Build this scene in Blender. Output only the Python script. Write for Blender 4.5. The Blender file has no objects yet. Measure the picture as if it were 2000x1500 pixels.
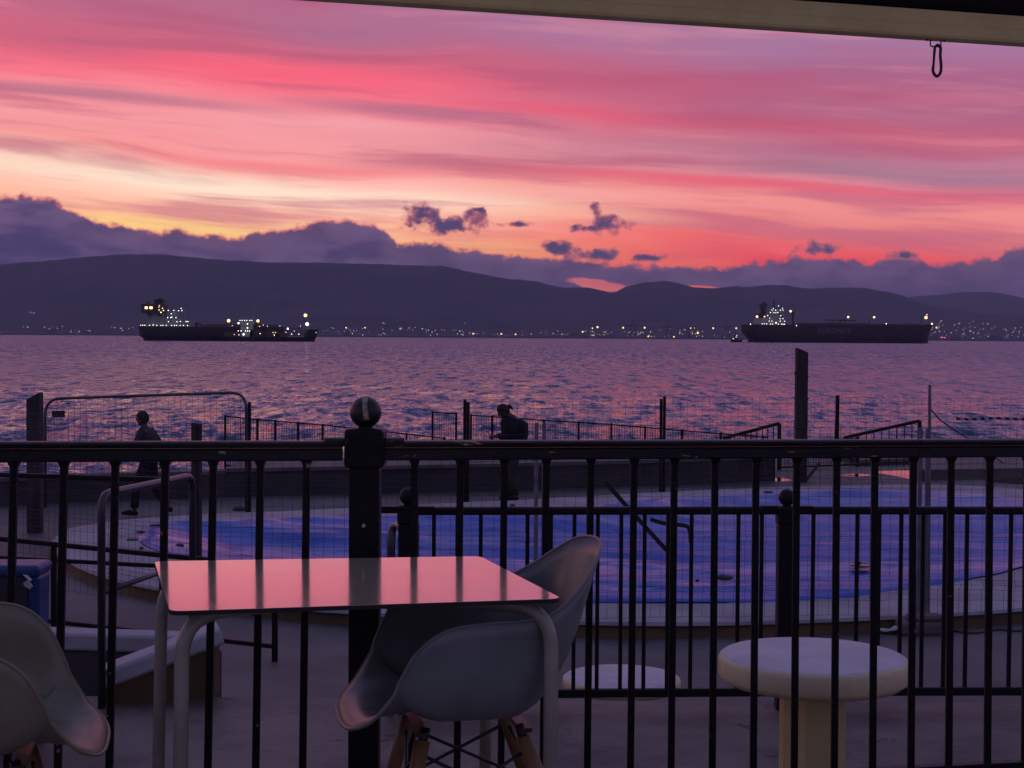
import bpy, math, random
import numpy as np
from mathutils import Vector, Matrix, noise as mnoise

random.seed(7)
rng = np.random.default_rng(11)
scene = bpy.context.scene
C = scene.collection
R = math.radians

# ------------------------------------------------------------------ camera
EYE = 1.39
F = 3000.0                                   # focal length in photograph pixels (2000 wide)
PITCH = math.atan(92.5 / F)
ROLL = 0.0065
cam_data = bpy.data.cameras.new('camera')
cam_data.sensor_width = 36.0
cam_data.lens = 36.0 * F / 2000.0
cam_data.clip_start = 0.05
cam_data.clip_end = 90000
cam = bpy.data.objects.new('camera', cam_data)
C.objects.link(cam)
CM = Matrix.Rotation(math.pi / 2 - PITCH, 3, 'X') @ Matrix.Rotation(ROLL, 3, 'Z')
cam.matrix_world = Matrix.Translation((0, 0, EYE)) @ CM.to_4x4()
scene.camera = cam


def ray(px, py):
    return (CM @ Vector(((px - 1000) / F, -(py - 750) / F, -1.0)))


def P(px, py, Y):
    """point seen at a photograph pixel, at distance Y in front of the viewer"""
    d = ray(px, py)
    return Vector((0, 0, EYE)) + d * (Y / d.y)


def G(px, py, z):
    """point seen at a photograph pixel, lying at height z"""
    d = ray(px, py)
    return Vector((0, 0, EYE)) + d * ((z - EYE) / d.z)


def AE(px, py):
    d = ray(px, py).normalized()
    return math.atan2(d.x, d.y), math.asin(d.z)


def lin(r, g, b):
    def f(c):
        c /= 255.0
        return c / 12.92 if c <= 0.04045 else ((c + 0.055) / 1.055) ** 2.4
    return (f(r), f(g), f(b), 1.0)


# ------------------------------------------------------------------ colour management
scene.view_settings.view_transform = 'Standard'
scene.view_settings.look = 'None'
scene.view_settings.exposure = 0.0
scene.view_settings.gamma = 1.0
scene.view_settings.use_curve_mapping = False
scene.render.engine = 'CYCLES'
scene.cycles.max_bounces = 6
scene.cycles.diffuse_bounces = 3
scene.cycles.glossy_bounces = 4
scene.cycles.sample_clamp_indirect = 6.0
scene.cycles.use_denoising = True

# ------------------------------------------------------------------ sky (afterglow, the sun has set behind the hills)
world = bpy.data.worlds.new('World')
scene.world = world
world.use_nodes = True
wt = world.node_tree
wt.nodes.clear()


class S:
    """a node socket with arithmetic"""
    t = wt

    def __init__(s, sock):
        s.k = sock

    @staticmethod
    def m(op, *a, clamp=False):
        n = S.t.nodes.new('ShaderNodeMath')
        n.operation = op
        n.use_clamp = clamp
        for i, v in enumerate(a):
            if isinstance(v, S):
                S.t.links.new(v.k, n.inputs[i])
            else:
                n.inputs[i].default_value = float(v)
        return S(n.outputs[0])

    def __add__(s, o): return S.m('ADD', s, o)
    def __radd__(s, o): return S.m('ADD', o, s)
    def __sub__(s, o): return S.m('SUBTRACT', s, o)
    def __rsub__(s, o): return S.m('SUBTRACT', o, s)
    def __mul__(s, o): return S.m('MULTIPLY', s, o)
    def __rmul__(s, o): return S.m('MULTIPLY', o, s)
    def __truediv__(s, o): return S.m('DIVIDE', s, o)


def smooth(x, a, b):
    n = S.t.nodes.new('ShaderNodeMapRange')
    n.interpolation_type = 'SMOOTHSTEP'
    S.t.links.new(x.k, n.inputs[0])
    n.inputs[1].default_value = a
    n.inputs[2].default_value = b
    return S(n.outputs[0])


def combine(x, y, z=0.0):
    n = S.t.nodes.new('ShaderNodeCombineXYZ')
    for i, v in enumerate((x, y, z)):
        if isinstance(v, S):
            S.t.links.new(v.k, n.inputs[i])
        else:
            n.inputs[i].default_value = v
    return S(n.outputs[0])


def wnoise(vec, scale=1.0, detail=3.0, rough=0.5):
    n = S.t.nodes.new('ShaderNodeTexNoise')
    S.t.links.new(vec.k, n.inputs['Vector'])
    n.inputs['Scale'].default_value = scale
    n.inputs['Detail'].default_value = detail
    n.inputs['Roughness'].default_value = rough
    return S(n.outputs[0])


def ramp(x, pts):
    n = S.t.nodes.new('ShaderNodeValToRGB')
    e = n.color_ramp.elements
    while len(e) > 1:
        e.remove(e[-1])
    for i, (p, c) in enumerate(pts):
        k = e[0] if i == 0 else e.new(p)
        k.position = p
        k.color = c
    S.t.links.new(x.k, n.inputs[0])
    return S(n.outputs[0])


def cmix(f, a, b):
    n = S.t.nodes.new('ShaderNodeMix')
    n.data_type = 'RGBA'
    if isinstance(f, S):
        S.t.links.new(f.k, n.inputs[0])
    else:
        n.inputs[0].default_value = f
    for v, i in ((a, 6), (b, 7)):
        if isinstance(v, S):
            S.t.links.new(v.k, n.inputs[i])
        else:
            n.inputs[i].default_value = v
    return S(n.outputs[2])


def vmath(op, *a):
    n = S.t.nodes.new('ShaderNodeVectorMath')
    n.operation = op
    for i, v in enumerate(a):
        if isinstance(v, S):
            S.t.links.new(v.k, n.inputs[i])
        else:
            n.inputs[i].default_value = v
    return S(n.outputs['Value'] if op in ('LENGTH', 'DOT_PRODUCT') else n.outputs[0])


def noise2(vec, sx, sy, ox, detail, rough=0.5):
    """noise over azimuth and elevation"""
    v = vmath('MULTIPLY_ADD', vec, (sx, sy, 0), (ox, ox * 1.7, 0))
    n = S.t.nodes.new('ShaderNodeTexNoise')
    n.noise_dimensions = '2D'
    S.t.links.new(v.k, n.inputs['Vector'])
    n.inputs['Scale'].default_value = 1.0
    n.inputs['Detail'].default_value = detail
    n.inputs['Roughness'].default_value = rough
    return S(n.outputs[0])


def build_sky():
    tc = wt.nodes.new('ShaderNodeTexCoord')
    sep = wt.nodes.new('ShaderNodeSeparateXYZ')
    wt.links.new(tc.outputs['Generated'], sep.inputs[0])
    x, y, z = S(sep.outputs[0]), S(sep.outputs[1]), S(sep.outputs[2])
    az = S.m('ARCTAN2', x, y)
    el = S.m('ARCSINE', z)
    v = combine(az, el)
    # high veil of lit cloud, combed into long streaks that sink to the right
    SL = 0.06
    n1 = noise2(v, 2.6, 11.0, 3.7, 2.0)
    es = el + az * SL
    vs = combine(az, es + (n1 - 0.5) * 0.03)
    e2 = es + (n1 - 0.5) * 0.034
    T = 0.30

    def rp(col, x0):
        out = []
        for py, c in col:
            a, e = AE(x0, py)
            out.append(((e + a * SL) / T, lin(*c)))
        return sorted(out)
    left = rp([(640, (250, 150, 90)), (450, (255, 198, 126)), (425, (255, 190, 142)), (395, (255, 188, 156)), (350, (255, 222, 196)), (325, (255, 200, 178)),
               (300, (255, 156, 152)), (260, (255, 164, 164)), (215, (255, 152, 160)), (165, (255, 122, 138)), (110, (252, 106, 126)), (60, (214, 104, 128)),
               (10, (190, 104, 132)), (-60, (178, 108, 140)), (-160, (160, 112, 152))], 350)
    right = rp([(640, (224, 52, 58)), (520, (234, 64, 68)), (490, (238, 84, 82)), (450, (228, 122, 114)), (405, (238, 142, 134)), (372, (222, 112, 124)),
                (335, (176, 116, 136)), (300, (192, 124, 144)), (255, (202, 102, 126)), (205, (178, 104, 134)), (150, (172, 102, 138)), (110, (170, 116, 154)),
                (40, (160, 122, 164)), (-80, (148, 128, 176)), (-160, (140, 126, 178))], 1700)
    t = e2 / T
    cl = ramp(t, left)
    cr = ramp(t, right)
    n2 = noise2(vs, 5.0, 24.0, 9.2, 3.0)
    col = cmix(smooth(az + (n2 - 0.5) * 0.26, -0.17, 0.20), cl, cr)
    # fine combed streaks
    n3 = noise2(vs, 4.5, 66.0, 21.3, 6.0, 0.56)
    col = cmix(smooth(n3, 0.50, 0.70) * 0.58, col, lin(184, 90, 120))
    col = cmix(smooth(n3, 0.46, 0.28) * 0.26, col, lin(255, 164, 166))
    n5 = noise2(vs, 10.0, 170.0, 33.1, 4.0, 0.55)
    col = cmix(smooth(n5, 0.52, 0.70) * 0.22, col, lin(196, 92, 118))
    # the longer individual streaks
    for (x0, y0, rx, ry, k, c) in [
            (190, 186, 420, 17, 0.72, (178, 114, 136)), (800, 222, 300, 20, 0.72, (176, 108, 136)), (930, 330, 320, 20, 0.62, (178, 96, 120)),
            (560, 322, 380, 12, 0.45, (236, 100, 114)), (90, 70, 320, 44, 0.55, (178, 96, 124)), (1250, 352, 380, 17, 0.5, (226, 92, 110)),
            (1330, 170, 560, 34, 0.5, (192, 90, 120)), (1480, 288, 460, 17, 0.45, (178, 104, 132)), (1800, 330, 380, 24, 0.5, (160, 118, 140)),
            (700, 50, 280, 36, 0.5, (168, 112, 144)), (420, 346, 340, 20, 0.55, (255, 234, 208)), (300, 436, 230, 15, 0.5, (255, 214, 122)),
            (1130, 425, 270, 16, 0.5, (255, 186, 150)), (640, 246, 320, 20, 0.4, (255, 178, 182)), (1250, 80, 380, 36, 0.4, (172, 124, 160)),
            (600, 140, 400, 38, 0.55, (255, 98, 122)), (1560, 240, 420, 18, 0.55, (196, 82, 112)), (1800, 190, 330, 14, 0.4, (186, 88, 122)),
            (1080, 215, 260, 16, 0.5, (240, 92, 116)), (1500, 362, 420, 13, 0.5, (236, 92, 108)), (300, 262, 300, 12, 0.35, (255, 140, 150))]:
        a0, e0 = AE(x0, y0)
        e0 += a0 * SL
        q = vmath('MULTIPLY_ADD', vs, (F / rx, F / ry, 0), (-a0 * F / rx, -e0 * F / ry, 0))
        col = cmix(smooth(vmath('LENGTH', q), 1.25, 0.1) * k, col, lin(*c))
    lift = S.t.nodes.new('ShaderNodeVectorMath')
    lift.operation = 'SCALE'
    wt.links.new(col.k, lift.inputs[0])
    wt.links.new((1.0 + smooth(el, 0.135, 0.07) * 0.26).k, lift.inputs['Scale'])
    col = S(lift.outputs[0])
    # the rest of the vault: mauve overhead, paler violet-grey behind the viewer
    zen = ramp(S.m('DIVIDE', el, math.pi / 2), [(0.0, lin(150, 112, 150)), (0.25, lin(134, 122, 168)), (0.5, lin(112, 112, 158)), (1.0, lin(100, 104, 152))])
    col = cmix(smooth(el, 0.18, 0.38), col, zen)
    east = ramp(S.m('DIVIDE', el, math.pi / 2), [(0.0, lin(128, 116, 146)), (0.3, lin(108, 104, 146)), (1.0, lin(100, 104, 152))])
    col = cmix(smooth(S.m('ABSOLUTE', az), 0.75, 2.3), col, east)
    # cumulus bank lying on the hills
    top = [(-700, 440), (-500, 420), (-350, 452), (-200, 410), (-80, 396), (0, 384), (60, 379), (100, 386), (125, 400), (150, 416), (200, 431), (240, 441), (300, 449), (350, 446), (400, 457),
           (475, 464), (495, 453), (560, 446), (620, 431), (680, 428), (730, 433), (755, 449), (772, 476), (800, 473), (830, 469), (880, 481), (930, 488), (1000, 496), (1060, 500),
           (1200, 513), (1330, 521), (1432, 523), (1446, 513), (1500, 509), (1550, 501), (1640, 501), (1700, 511), (1732, 508), (1748, 497), (1770, 495), (1792, 509), (1820, 516), (1860, 511),
           (1900, 504), (1948, 503), (1966, 486), (2000, 479), (2100, 470), (2250, 500), (2400, 470), (2600, 440), (2800, 460)]
    fc = wt.nodes.new('ShaderNodeFloatCurve')
    cu = fc.mapping.curves[0]
    pts = []
    for px, py in top:
        a, e = AE(px, py)
        pts.append(((a + 0.6) / 1.2, e / 0.12))
    cu.points[0].location = (0, pts[0][1])
    cu.points[1].location = (1, pts[-1][1])
    for q in pts:
        cu.points.new(*q)
    for q in cu.points:
        q.handle_type = 'VECTOR'
    fc.mapping.update()
    wt.links.new(((az + 0.6) / 1.2).k, fc.inputs['Value'])
    etop = S(fc.outputs[0]) * 0.12
    cb = noise2(v, 95.0, 115.0, 2.0, 6.0, 0.56)
    soft = noise2(v, 11.0, 42.0, 7.0, 4.0, 0.55)
    d = etop - el + (cb - 0.5) * 0.0105 - 0.0004
    body = cmix(smooth(d + (soft - 0.5) * 0.016, 0.0, 0.028), lin(108, 82, 116), lin(66, 57, 102))
    fold = noise2(v, 30.0, 80.0, 13.0, 5.0, 0.55)
    body = cmix(smooth(soft * 0.6 + fold * 0.4, 0.42, 0.64) * 0.75, body, lin(116, 92, 130))
    body = cmix(smooth(fold, 0.50, 0.36) * 0.35, body, lin(66, 56, 98))
    edgec = cmix(smooth(az, -0.12, 0.12), lin(222, 92, 100), lin(150, 84, 114))
    body = cmix(smooth(d, -0.0008, 0.0034), edgec, body)
    mask = smooth(d, -0.0016, 0.0024)
    # clear slots under the bank, above the saddle of the hills
    for (x0, y0, rx, ry, sl) in [(1178, 558, 70, 10, 0.16), (1385, 563, 70, 3.4, 0.03)]:
        a0, e0 = AE(x0, y0)
        dy = (el - e0 + (az - a0) * sl + (cb - 0.5) * 0.004) * (F / ry)
        q = vmath('LENGTH', combine((az - a0) * (F / rx), dy))
        mask = mask * smooth(q, 0.75, 1.15)
    col = cmix(mask, col, body)
    # loose puffs
    f = None
    for (x0, y0, rx, ry) in [(820, 422, 42, 33), (868, 438, 84, 22), (926, 430, 34, 26), (938, 410, 20, 8), (1188, 440, 50, 22), (1155, 446, 40, 11), (1164, 412, 14, 22), (1095, 486, 54, 18), (1172, 497, 54, 16),
                             (1275, 504, 60, 9), (1600, 488, 54, 19), (1015, 438, 40, 7), (1765, 500, 30, 12)]:
        a0, e0 = AE(x0, y0)
        g = vmath('LENGTH', vmath('MULTIPLY_ADD', v, (F / rx, F / ry, 0), (-a0 * F / rx, -e0 * F / ry, 0)))
        f = g if f is None else S.m('MINIMUM', f, g)
    ff = 0.80 - f + (cb - 0.5) * 2.1
    pm = smooth(ff, -0.24, 0.42)
    pcol = cmix(smooth(ff + (fold - 0.5) * 1.2, 0.0, 0.75), lin(188, 102, 114), lin(86, 69, 110))
    col = cmix(pm, col, pcol)
    bg = wt.nodes.new('ShaderNodeBackground')
    wt.links.new(col.k, bg.inputs[0])
    bg.inputs[1].default_value = 1.09
    out = wt.nodes.new('ShaderNodeOutputWorld')
    wt.links.new(bg.outputs[0], out.inputs[0])
    world.cycles.sampling_method = 'NONE'


build_sky()


# ------------------------------------------------------------------ materials
def mat(name, col, rough=0.6, col2=None, nscale=6.0, ndetail=4.0, bump=0.0, bscale=40.0, spec=0.5, metal=0.0, ior=1.5, coat=0.0, coat_rough=0.05,
        chips_glints=None, stretch=None, contrast=(0.35, 0.65)):
    m = bpy.data.materials.new(name)
    m.use_nodes = True
    nt = m.node_tree
    b = nt.nodes['Principled BSDF']
    b.inputs['Base Color'].default_value = (*col, 1)
    b.inputs['Roughness'].default_value = rough
    b.inputs['Metallic'].default_value = metal
    b.inputs['IOR'].default_value = ior
    b.inputs['Specular IOR Level'].default_value = spec
    b.inputs['Coat Weight'].default_value = coat
    b.inputs['Coat Roughness'].default_value = coat_rough
    S.t = nt
    tc = nt.nodes.new('ShaderNodeTexCoord')
    vec = S(tc.outputs['Object'])
    if stretch:
        mp = nt.nodes.new('ShaderNodeMapping')
        nt.links.new(vec.k, mp.inputs[0])
        mp.inputs['Scale'].default_value = stretch
        vec = S(mp.outputs[0])
    c = None
    if col2 is not None:
        n = wnoise(vec, nscale, ndetail, 0.6)
        c = cmix(smooth(n, *contrast), (*col, 1), (*col2, 1))
    if chips_glints:
        cc, thr, sc = chips_glints
        n = wnoise(vec, sc, 4.0, 0.7)
        c = cmix(smooth(n, thr, thr + 0.02), c if c is not None else (*col, 1), (*cc, 1))
    if c is not None:
        nt.links.new(c.k, b.inputs['Base Color'])
        r2 = wnoise(vec, nscale * 2.3, 3.0)
        rr = S.m('ADD', rough - 0.08, r2 * 0.16)
        nt.links.new(rr.k, b.inputs['Roughness'])
    if bump:
        bn = nt.nodes.new('ShaderNodeBump')
        bn.inputs['Strength'].default_value = bump
        bn.inputs['Distance'].default_value = 0.01
        h = wnoise(vec, bscale, 5.0, 0.6)
        nt.links.new(h.k, bn.inputs['Height'])
        nt.links.new(bn.outputs[0], b.inputs['Normal'])
    return m


def emit(name, col, k):
    m = bpy.data.materials.new(name)
    m.use_nodes = True
    b = m.node_tree.nodes['Principled BSDF']
    b.inputs['Base Color'].default_value = (0.6, 0.6, 0.6, 1)
    b.inputs['Emission Color'].default_value = (*col, 1)
    b.inputs['Emission Strength'].default_value = k
    m.cycles.emission_sampling = 'NONE'
    return m


M = {}
M['black_paint'] = mat('black_paint', (0.003, 0.003, 0.004), 0.42, (0.007, 0.0065, 0.0065), 14, spec=0.22, bump=0.55, bscale=38, chips_glints=((0.26, 0.235, 0.14), 0.685, 15.0))  # olive flecks: worn paint, and lamp glints put into the colour
M['black_rail'] = mat('black_rail', (0.004, 0.004, 0.005), 0.34, (0.010, 0.009, 0.007), 9, spec=0.35, bump=0.35, bscale=45, chips_glints=((0.34, 0.30, 0.11), 0.66, 9.0), stretch=(0.55, 4.0, 5.0))  # yellow flecks: lamp glints put into the rail colour
M['black_far'] = mat('black_far', (0.004, 0.004, 0.006), 0.48, (0.009, 0.0085, 0.010), 10, spec=0.25, bump=0.2)
M['table_top'] = mat('table_top', (0.90, 0.80, 0.54), 0.17, (0.86, 0.76, 0.51), 5, ior=2.3, spec=0.6, metal=0.42, coat=1.0, coat_rough=0.085)
M['table_edge'] = mat('table_edge', (0.012, 0.010, 0.009), 0.45)
M['tube_white'] = mat('tube_white', (0.36, 0.35, 0.26), 0.3, (0.30, 0.29, 0.21), 12, coat=0.4)
M['chair_shell'] = mat('chair_shell', (0.195, 0.222, 0.200), 0.31, (0.14, 0.162, 0.145), 5, ndetail=8, bump=0.06, bscale=160, contrast=(0.3, 0.75), chips_glints=((0.09, 0.10, 0.09), 0.72, 24.0))  # same shell as the other chair; shade under the table put into its colour
M['chair_shell_cream'] = mat('chair_shell_cream', (0.25, 0.235, 0.145), 0.34, (0.18, 0.17, 0.105), 5, ndetail=8, bump=0.06, bscale=160, contrast=(0.3, 0.75), chips_glints=((0.16, 0.15, 0.10), 0.72, 24.0))  # left chair's shell; warm lamp light put into its colour
M['chair_wood'] = mat('chair_wood', (0.26, 0.14, 0.05), 0.45, (0.15, 0.075, 0.026), 18, stretch=(1, 1, 0.12), bump=0.1)
M['chair_metal'] = mat('chair_metal', (0.012, 0.012, 0.014), 0.4, (0.03, 0.026, 0.022), 30)
M['awning_bar'] = mat('awning_bar', (0.86, 0.76, 0.26), 0.5, (0.76, 0.66, 0.22), 5, bump=0.1, bscale=70)  # warm lamp light put into the bar's base colour
M['awning_cloth'] = mat('awning_cloth', (0.012, 0.011, 0.012), 0.85, (0.018, 0.016, 0.016), 8, bump=0.2, bscale=200)
M['concrete'] = mat('concrete', (0.072, 0.063, 0.052), 0.6, (0.175, 0.150, 0.120), 1.1, ndetail=12, bump=0.8, bscale=16, contrast=(0.38, 0.60), chips_glints=((0.045, 0.04, 0.038), 0.63, 2.6))
M['concrete_low'] = mat('concrete_low', (0.072, 0.068, 0.063), 0.62, (0.130, 0.120, 0.110), 0.6, ndetail=10, bump=0.4, bscale=10, contrast=(0.36, 0.64))
M['concrete_dark'] = mat('concrete_dark', (0.045, 0.042, 0.045), 0.9, (0.07, 0.064, 0.066), 1.4, ndetail=8, bump=0.6, bscale=9)
M['concrete_cap'] = mat('concrete_cap', (0.16, 0.13, 0.125), 0.8, (0.11, 0.09, 0.09), 1.7, ndetail=7, bump=0.4, bscale=14)
M['terrace'] = mat('terrace', (0.25, 0.22, 0.19), 0.7, (0.18, 0.16, 0.14), 3, bump=0.2)
M['white_paint'] = mat('white_paint', (0.44, 0.44, 0.46), 0.6, (0.33, 0.32, 0.34), 2.2, ndetail=8, bump=0.3, bscale=24)
M['white_rim'] = mat('white_rim', (0.34, 0.35, 0.37), 0.6, (0.22, 0.225, 0.245), 1.1, ndetail=9, bump=0.3, bscale=14)
M['ochre_paint'] = mat('ochre_paint', (0.11, 0.062, 0.018), 0.75, (0.07, 0.042, 0.016), 1.6, ndetail=8, bump=0.35, bscale=16)
M['cream_paint'] = mat('cream_paint', (0.66, 0.57, 0.25), 0.6, (0.54, 0.46, 0.19), 3.0, ndetail=7, bump=0.3, bscale=28)  # round tables' pedestals: yellow lamp light put into the colour
M['table_cast'] = mat('table_cast', (0.62, 0.60, 0.60), 0.55, (0.50, 0.48, 0.49), 4.0, ndetail=8, bump=0.35, bscale=34, chips_glints=((0.24, 0.22, 0.20), 0.69, 7.0))
M['steel'] = mat('steel', (0.028, 0.028, 0.034), 0.3, (0.018, 0.018, 0.022), 9, spec=0.7)
M['pipe_dark'] = mat('pipe_dark', (0.05, 0.045, 0.05), 0.32, (0.085, 0.075, 0.08), 9, coat=0.5)
M['galv'] = mat('galv', (0.20, 0.20, 0.23), 0.5, (0.13, 0.13, 0.15), 7, metal=0.3)
M['wire'] = mat('wire', (0.035, 0.033, 0.04), 0.5)
M['wood_post'] = mat('wood_post', (0.055, 0.045, 0.045), 0.85, (0.026, 0.022, 0.024), 6, stretch=(1, 1, 0.15), bump=0.5, bscale=20)
M['plastic_blue'] = mat('plastic_blue', (0.014, 0.052, 0.19), 0.4, (0.010, 0.036, 0.14), 8)
M['plastic_dark'] = mat('plastic_dark', (0.014, 0.014, 0.018), 0.4, (0.02, 0.02, 0.022), 9)
M['plastic_white'] = mat('plastic_white', (0.62, 0.6, 0.62), 0.4, (0.5, 0.48, 0.5), 12)
M['stone'] = mat('stone', (0.06, 0.055, 0.06), 0.85, (0.10, 0.09, 0.09), 14, bump=0.5)
M['bag'] = mat('bag', (0.10, 0.09, 0.10), 0.8, (0.06, 0.055, 0.06), 9, bump=0.5, bscale=30)
M['tape'] = mat('tape', (0.62, 0.62, 0.62), 0.4)
M['tape_dark'] = mat('tape_dark', (0.02, 0.02, 0.03), 0.4)
M['hull_black'] = mat('hull_black', (0.018, 0.014, 0.018), 0.6, (0.028, 0.02, 0.022), 0.08)
M['hull_red'] = mat('hull_red', (0.10, 0.03, 0.03), 0.7, (0.06, 0.03, 0.03), 0.1)
M['ship_white'] = mat('ship_white', (0.30, 0.33, 0.34), 0.6, (0.24, 0.26, 0.28), 0.2)
M['ship_dark'] = mat('ship_dark', (0.035, 0.025, 0.028), 0.6, (0.05, 0.035, 0.035), 0.2)
M['deck_red'] = mat('deck_red', (0.13, 0.06, 0.05), 0.7, (0.09, 0.045, 0.04), 0.2)
M['hull_letters'] = mat('hull_letters', (0.14, 0.135, 0.14), 0.6)
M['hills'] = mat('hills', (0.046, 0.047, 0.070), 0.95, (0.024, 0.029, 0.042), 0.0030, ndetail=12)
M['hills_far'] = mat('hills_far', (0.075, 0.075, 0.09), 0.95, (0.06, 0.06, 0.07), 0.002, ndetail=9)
M['town_wall'] = mat('town_wall', (0.14, 0.13, 0.15), 0.8, (0.10, 0.09, 0.10), 0.05)
M['crane'] = mat('crane', (0.03, 0.03, 0.04), 0.7)
M['skin'] = mat('skin', (0.09, 0.052, 0.036), 0.6, (0.075, 0.042, 0.03), 8)
M['hair'] = mat('hair', (0.006, 0.005, 0.005), 0.7, (0.02, 0.014, 0.012), 30, bump=0.4, bscale=120)
M['cloth_black'] = mat('cloth_black', (0.006, 0.006, 0.008), 0.95, (0.010, 0.010, 0.011), 12, bump=0.3, bscale=30)
M['cloth_grey'] = mat('cloth_grey', (0.10, 0.09, 0.10), 0.9, (0.07, 0.065, 0.07), 12, bump=0.3, bscale=30)
M['cloth_light'] = mat('cloth_light', (0.045, 0.043, 0.046), 0.9, (0.03, 0.028, 0.03), 12, bump=0.3, bscale=30)
M['cloth_trouser'] = mat('cloth_trouser', (0.045, 0.036, 0.033), 0.9, (0.03, 0.024, 0.024), 12, bump=0.3, bscale=30)
M['lamp_white'] = emit('lamp_white', (1.0, 0.95, 0.80), 3.2)
M['lamp_cool'] = emit('lamp_cool', (0.80, 0.87, 1.0), 4.0)
M['lamp_warm'] = emit('lamp_warm', (1.0, 0.72, 0.34), 2.4)
M['lamp_amber'] = emit('lamp_amber', (1.0, 0.56, 0.20), 2.6)
M['lamp_red'] = emit('lamp_red', (1.0, 0.12, 0.12), 2.5)
M['town_white'] = emit('town_white', (1.0, 0.93, 0.84), 0.75)
M['town_warm'] = emit('town_warm', (1.0, 0.66, 0.30), 0.9)


# ball finial: a long cream streak on the side that faces the terrace
def streak_material():
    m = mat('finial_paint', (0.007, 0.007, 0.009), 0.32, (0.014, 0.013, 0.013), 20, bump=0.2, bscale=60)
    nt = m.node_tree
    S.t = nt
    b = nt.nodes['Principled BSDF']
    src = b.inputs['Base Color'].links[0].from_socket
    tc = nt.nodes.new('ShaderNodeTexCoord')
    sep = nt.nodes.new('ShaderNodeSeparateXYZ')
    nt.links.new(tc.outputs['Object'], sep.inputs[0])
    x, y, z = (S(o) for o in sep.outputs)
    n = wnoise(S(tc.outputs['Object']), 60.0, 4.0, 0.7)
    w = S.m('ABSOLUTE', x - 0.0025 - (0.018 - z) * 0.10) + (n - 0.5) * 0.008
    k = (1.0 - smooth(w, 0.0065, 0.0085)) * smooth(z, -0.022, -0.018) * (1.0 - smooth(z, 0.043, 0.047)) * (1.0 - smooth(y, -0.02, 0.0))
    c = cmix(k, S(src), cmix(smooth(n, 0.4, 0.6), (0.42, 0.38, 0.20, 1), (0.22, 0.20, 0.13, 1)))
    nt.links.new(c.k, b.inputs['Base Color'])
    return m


M['finial_paint'] = streak_material()


def cover_material():
    m = mat('tarpaulin', (0.010, 0.066, 0.40), 0.36, (0.024, 0.11, 0.50), 0.7, ndetail=6)
    nt = m.node_tree
    S.t = nt
    b = nt.nodes['Principled BSDF']
    tc = nt.nodes.new('ShaderNodeTexCoord')
    mp = nt.nodes.new('ShaderNodeMapping')
    nt.links.new(tc.outputs['Object'], mp.inputs[0])
    mp.inputs['Scale'].default_value = (0.35, 1.5, 1.0)
    mp.inputs['Rotation'].default_value = (0, 0, 0.12)
    n = wnoise(S(mp.outputs[0]), 0.75, 3.0, 0.45)
    crease = S.m('MAXIMUM', 1.0 - S.m('ABSOLUTE', S.m('FRACT', n * 7.0) - 0.5) * 13.0, 0.0)
    n2 = wnoise(S(tc.outputs['Object']), 2.4, 4.0, 0.55)
    n3 = wnoise(S(mp.outputs[0]), 0.85, 3.0, 0.45)
    h = n3 * 0.50 + n2 * 0.13 - crease * smooth(n2, 0.40, 0.62) * 0.40
    pool_n = wnoise(S(mp.outputs[0]), 0.32, 3.0, 0.5)
    wet = smooth(pool_n, 0.40, 0.62)
    nt.links.new((0.44 - wet * 0.20).k, b.inputs['Roughness'])
    nt.links.new((0.36 + wet * 0.34).k, b.inputs['Specular IOR Level'])
    h = h * (1.0 - wet * 0.4)
    bn = nt.nodes.new('ShaderNodeBump')
    bn.inputs['Strength'].default_value = 0.42
    bn.inputs['Distance'].default_value = 0.085
    nt.links.new(h.k, bn.inputs['Height'])
    nt.links.new(bn.outputs[0], b.inputs['Normal'])
    b.inputs['Specular IOR Level'].default_value = 0.40
    return m


M['tarpaulin'] = cover_material()


def sea_material():
    m = bpy.data.materials.new('sea_water')
    m.use_nodes = True
    nt = m.node_tree
    S.t = nt
    b = nt.nodes['Principled BSDF']
    b.inputs['Base Color'].default_value = (0.014, 0.032, 0.13, 1)
    b.inputs['Roughness'].default_value = 0.12
    b.inputs['IOR'].default_value = 1.333
    b.inputs['Specular IOR Level'].default_value = 0.9
    tc = nt.nodes.new('ShaderNodeTexCoord')
    geo = nt.nodes.new('ShaderNodeNewGeometry')

    def ripple(sx, sy, ox, detail, k, rough=0.6):
        v = vmath('MULTIPLY_ADD', S(tc.outputs['Object']), (sx, sy, 0), (ox, ox, 0))
        n = nt.nodes.new('ShaderNodeTexNoise')
        n.noise_dimensions = '2D'
        nt.links.new(v.k, n.inputs['Vector'])
        n.inputs['Scale'].default_value = 1.0
        n.inputs['Detail'].default_value = detail
        n.inputs['Roughness'].default_value = rough
        return vmath('MULTIPLY', vmath('SUBTRACT', S(n.outputs['Color']), (0.5, 0.5, 0.5)), (k, k * 1.25, 0))
    d = vmath('ADD', vmath('ADD', ripple(0.10, 0.016, 3.1, 2.0, 0.20), ripple(0.42, 0.075, 7.3, 4.0, 1.05, 0.70)), vmath('ADD', ripple(0.42, 0.62, 5.5, 3.0, 0.58), ripple(1.9, 3.2, 9.7, 3.0, 0.85)))
    sp = nt.nodes.new('ShaderNodeSeparateXYZ')
    nt.links.new(tc.outputs['Object'], sp.inputs[0])
    lean = smooth(S(sp.outputs[1]), 90.0, 700.0) * -0.15 - 0.07          # normals tilted shoreward so the water reflects higher sky
    d = vmath('ADD', d, combine(0.0, lean))
    nn = vmath('NORMALIZE', vmath('ADD', S(geo.outputs['Normal']), d))
    nt.links.new(nn.k, b.inputs['Normal'])
    return m


M['sea'] = sea_material()
M['puddle'] = mat('puddle', (0.03, 0.03, 0.032), 0.03, ior=1.333)


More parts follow.
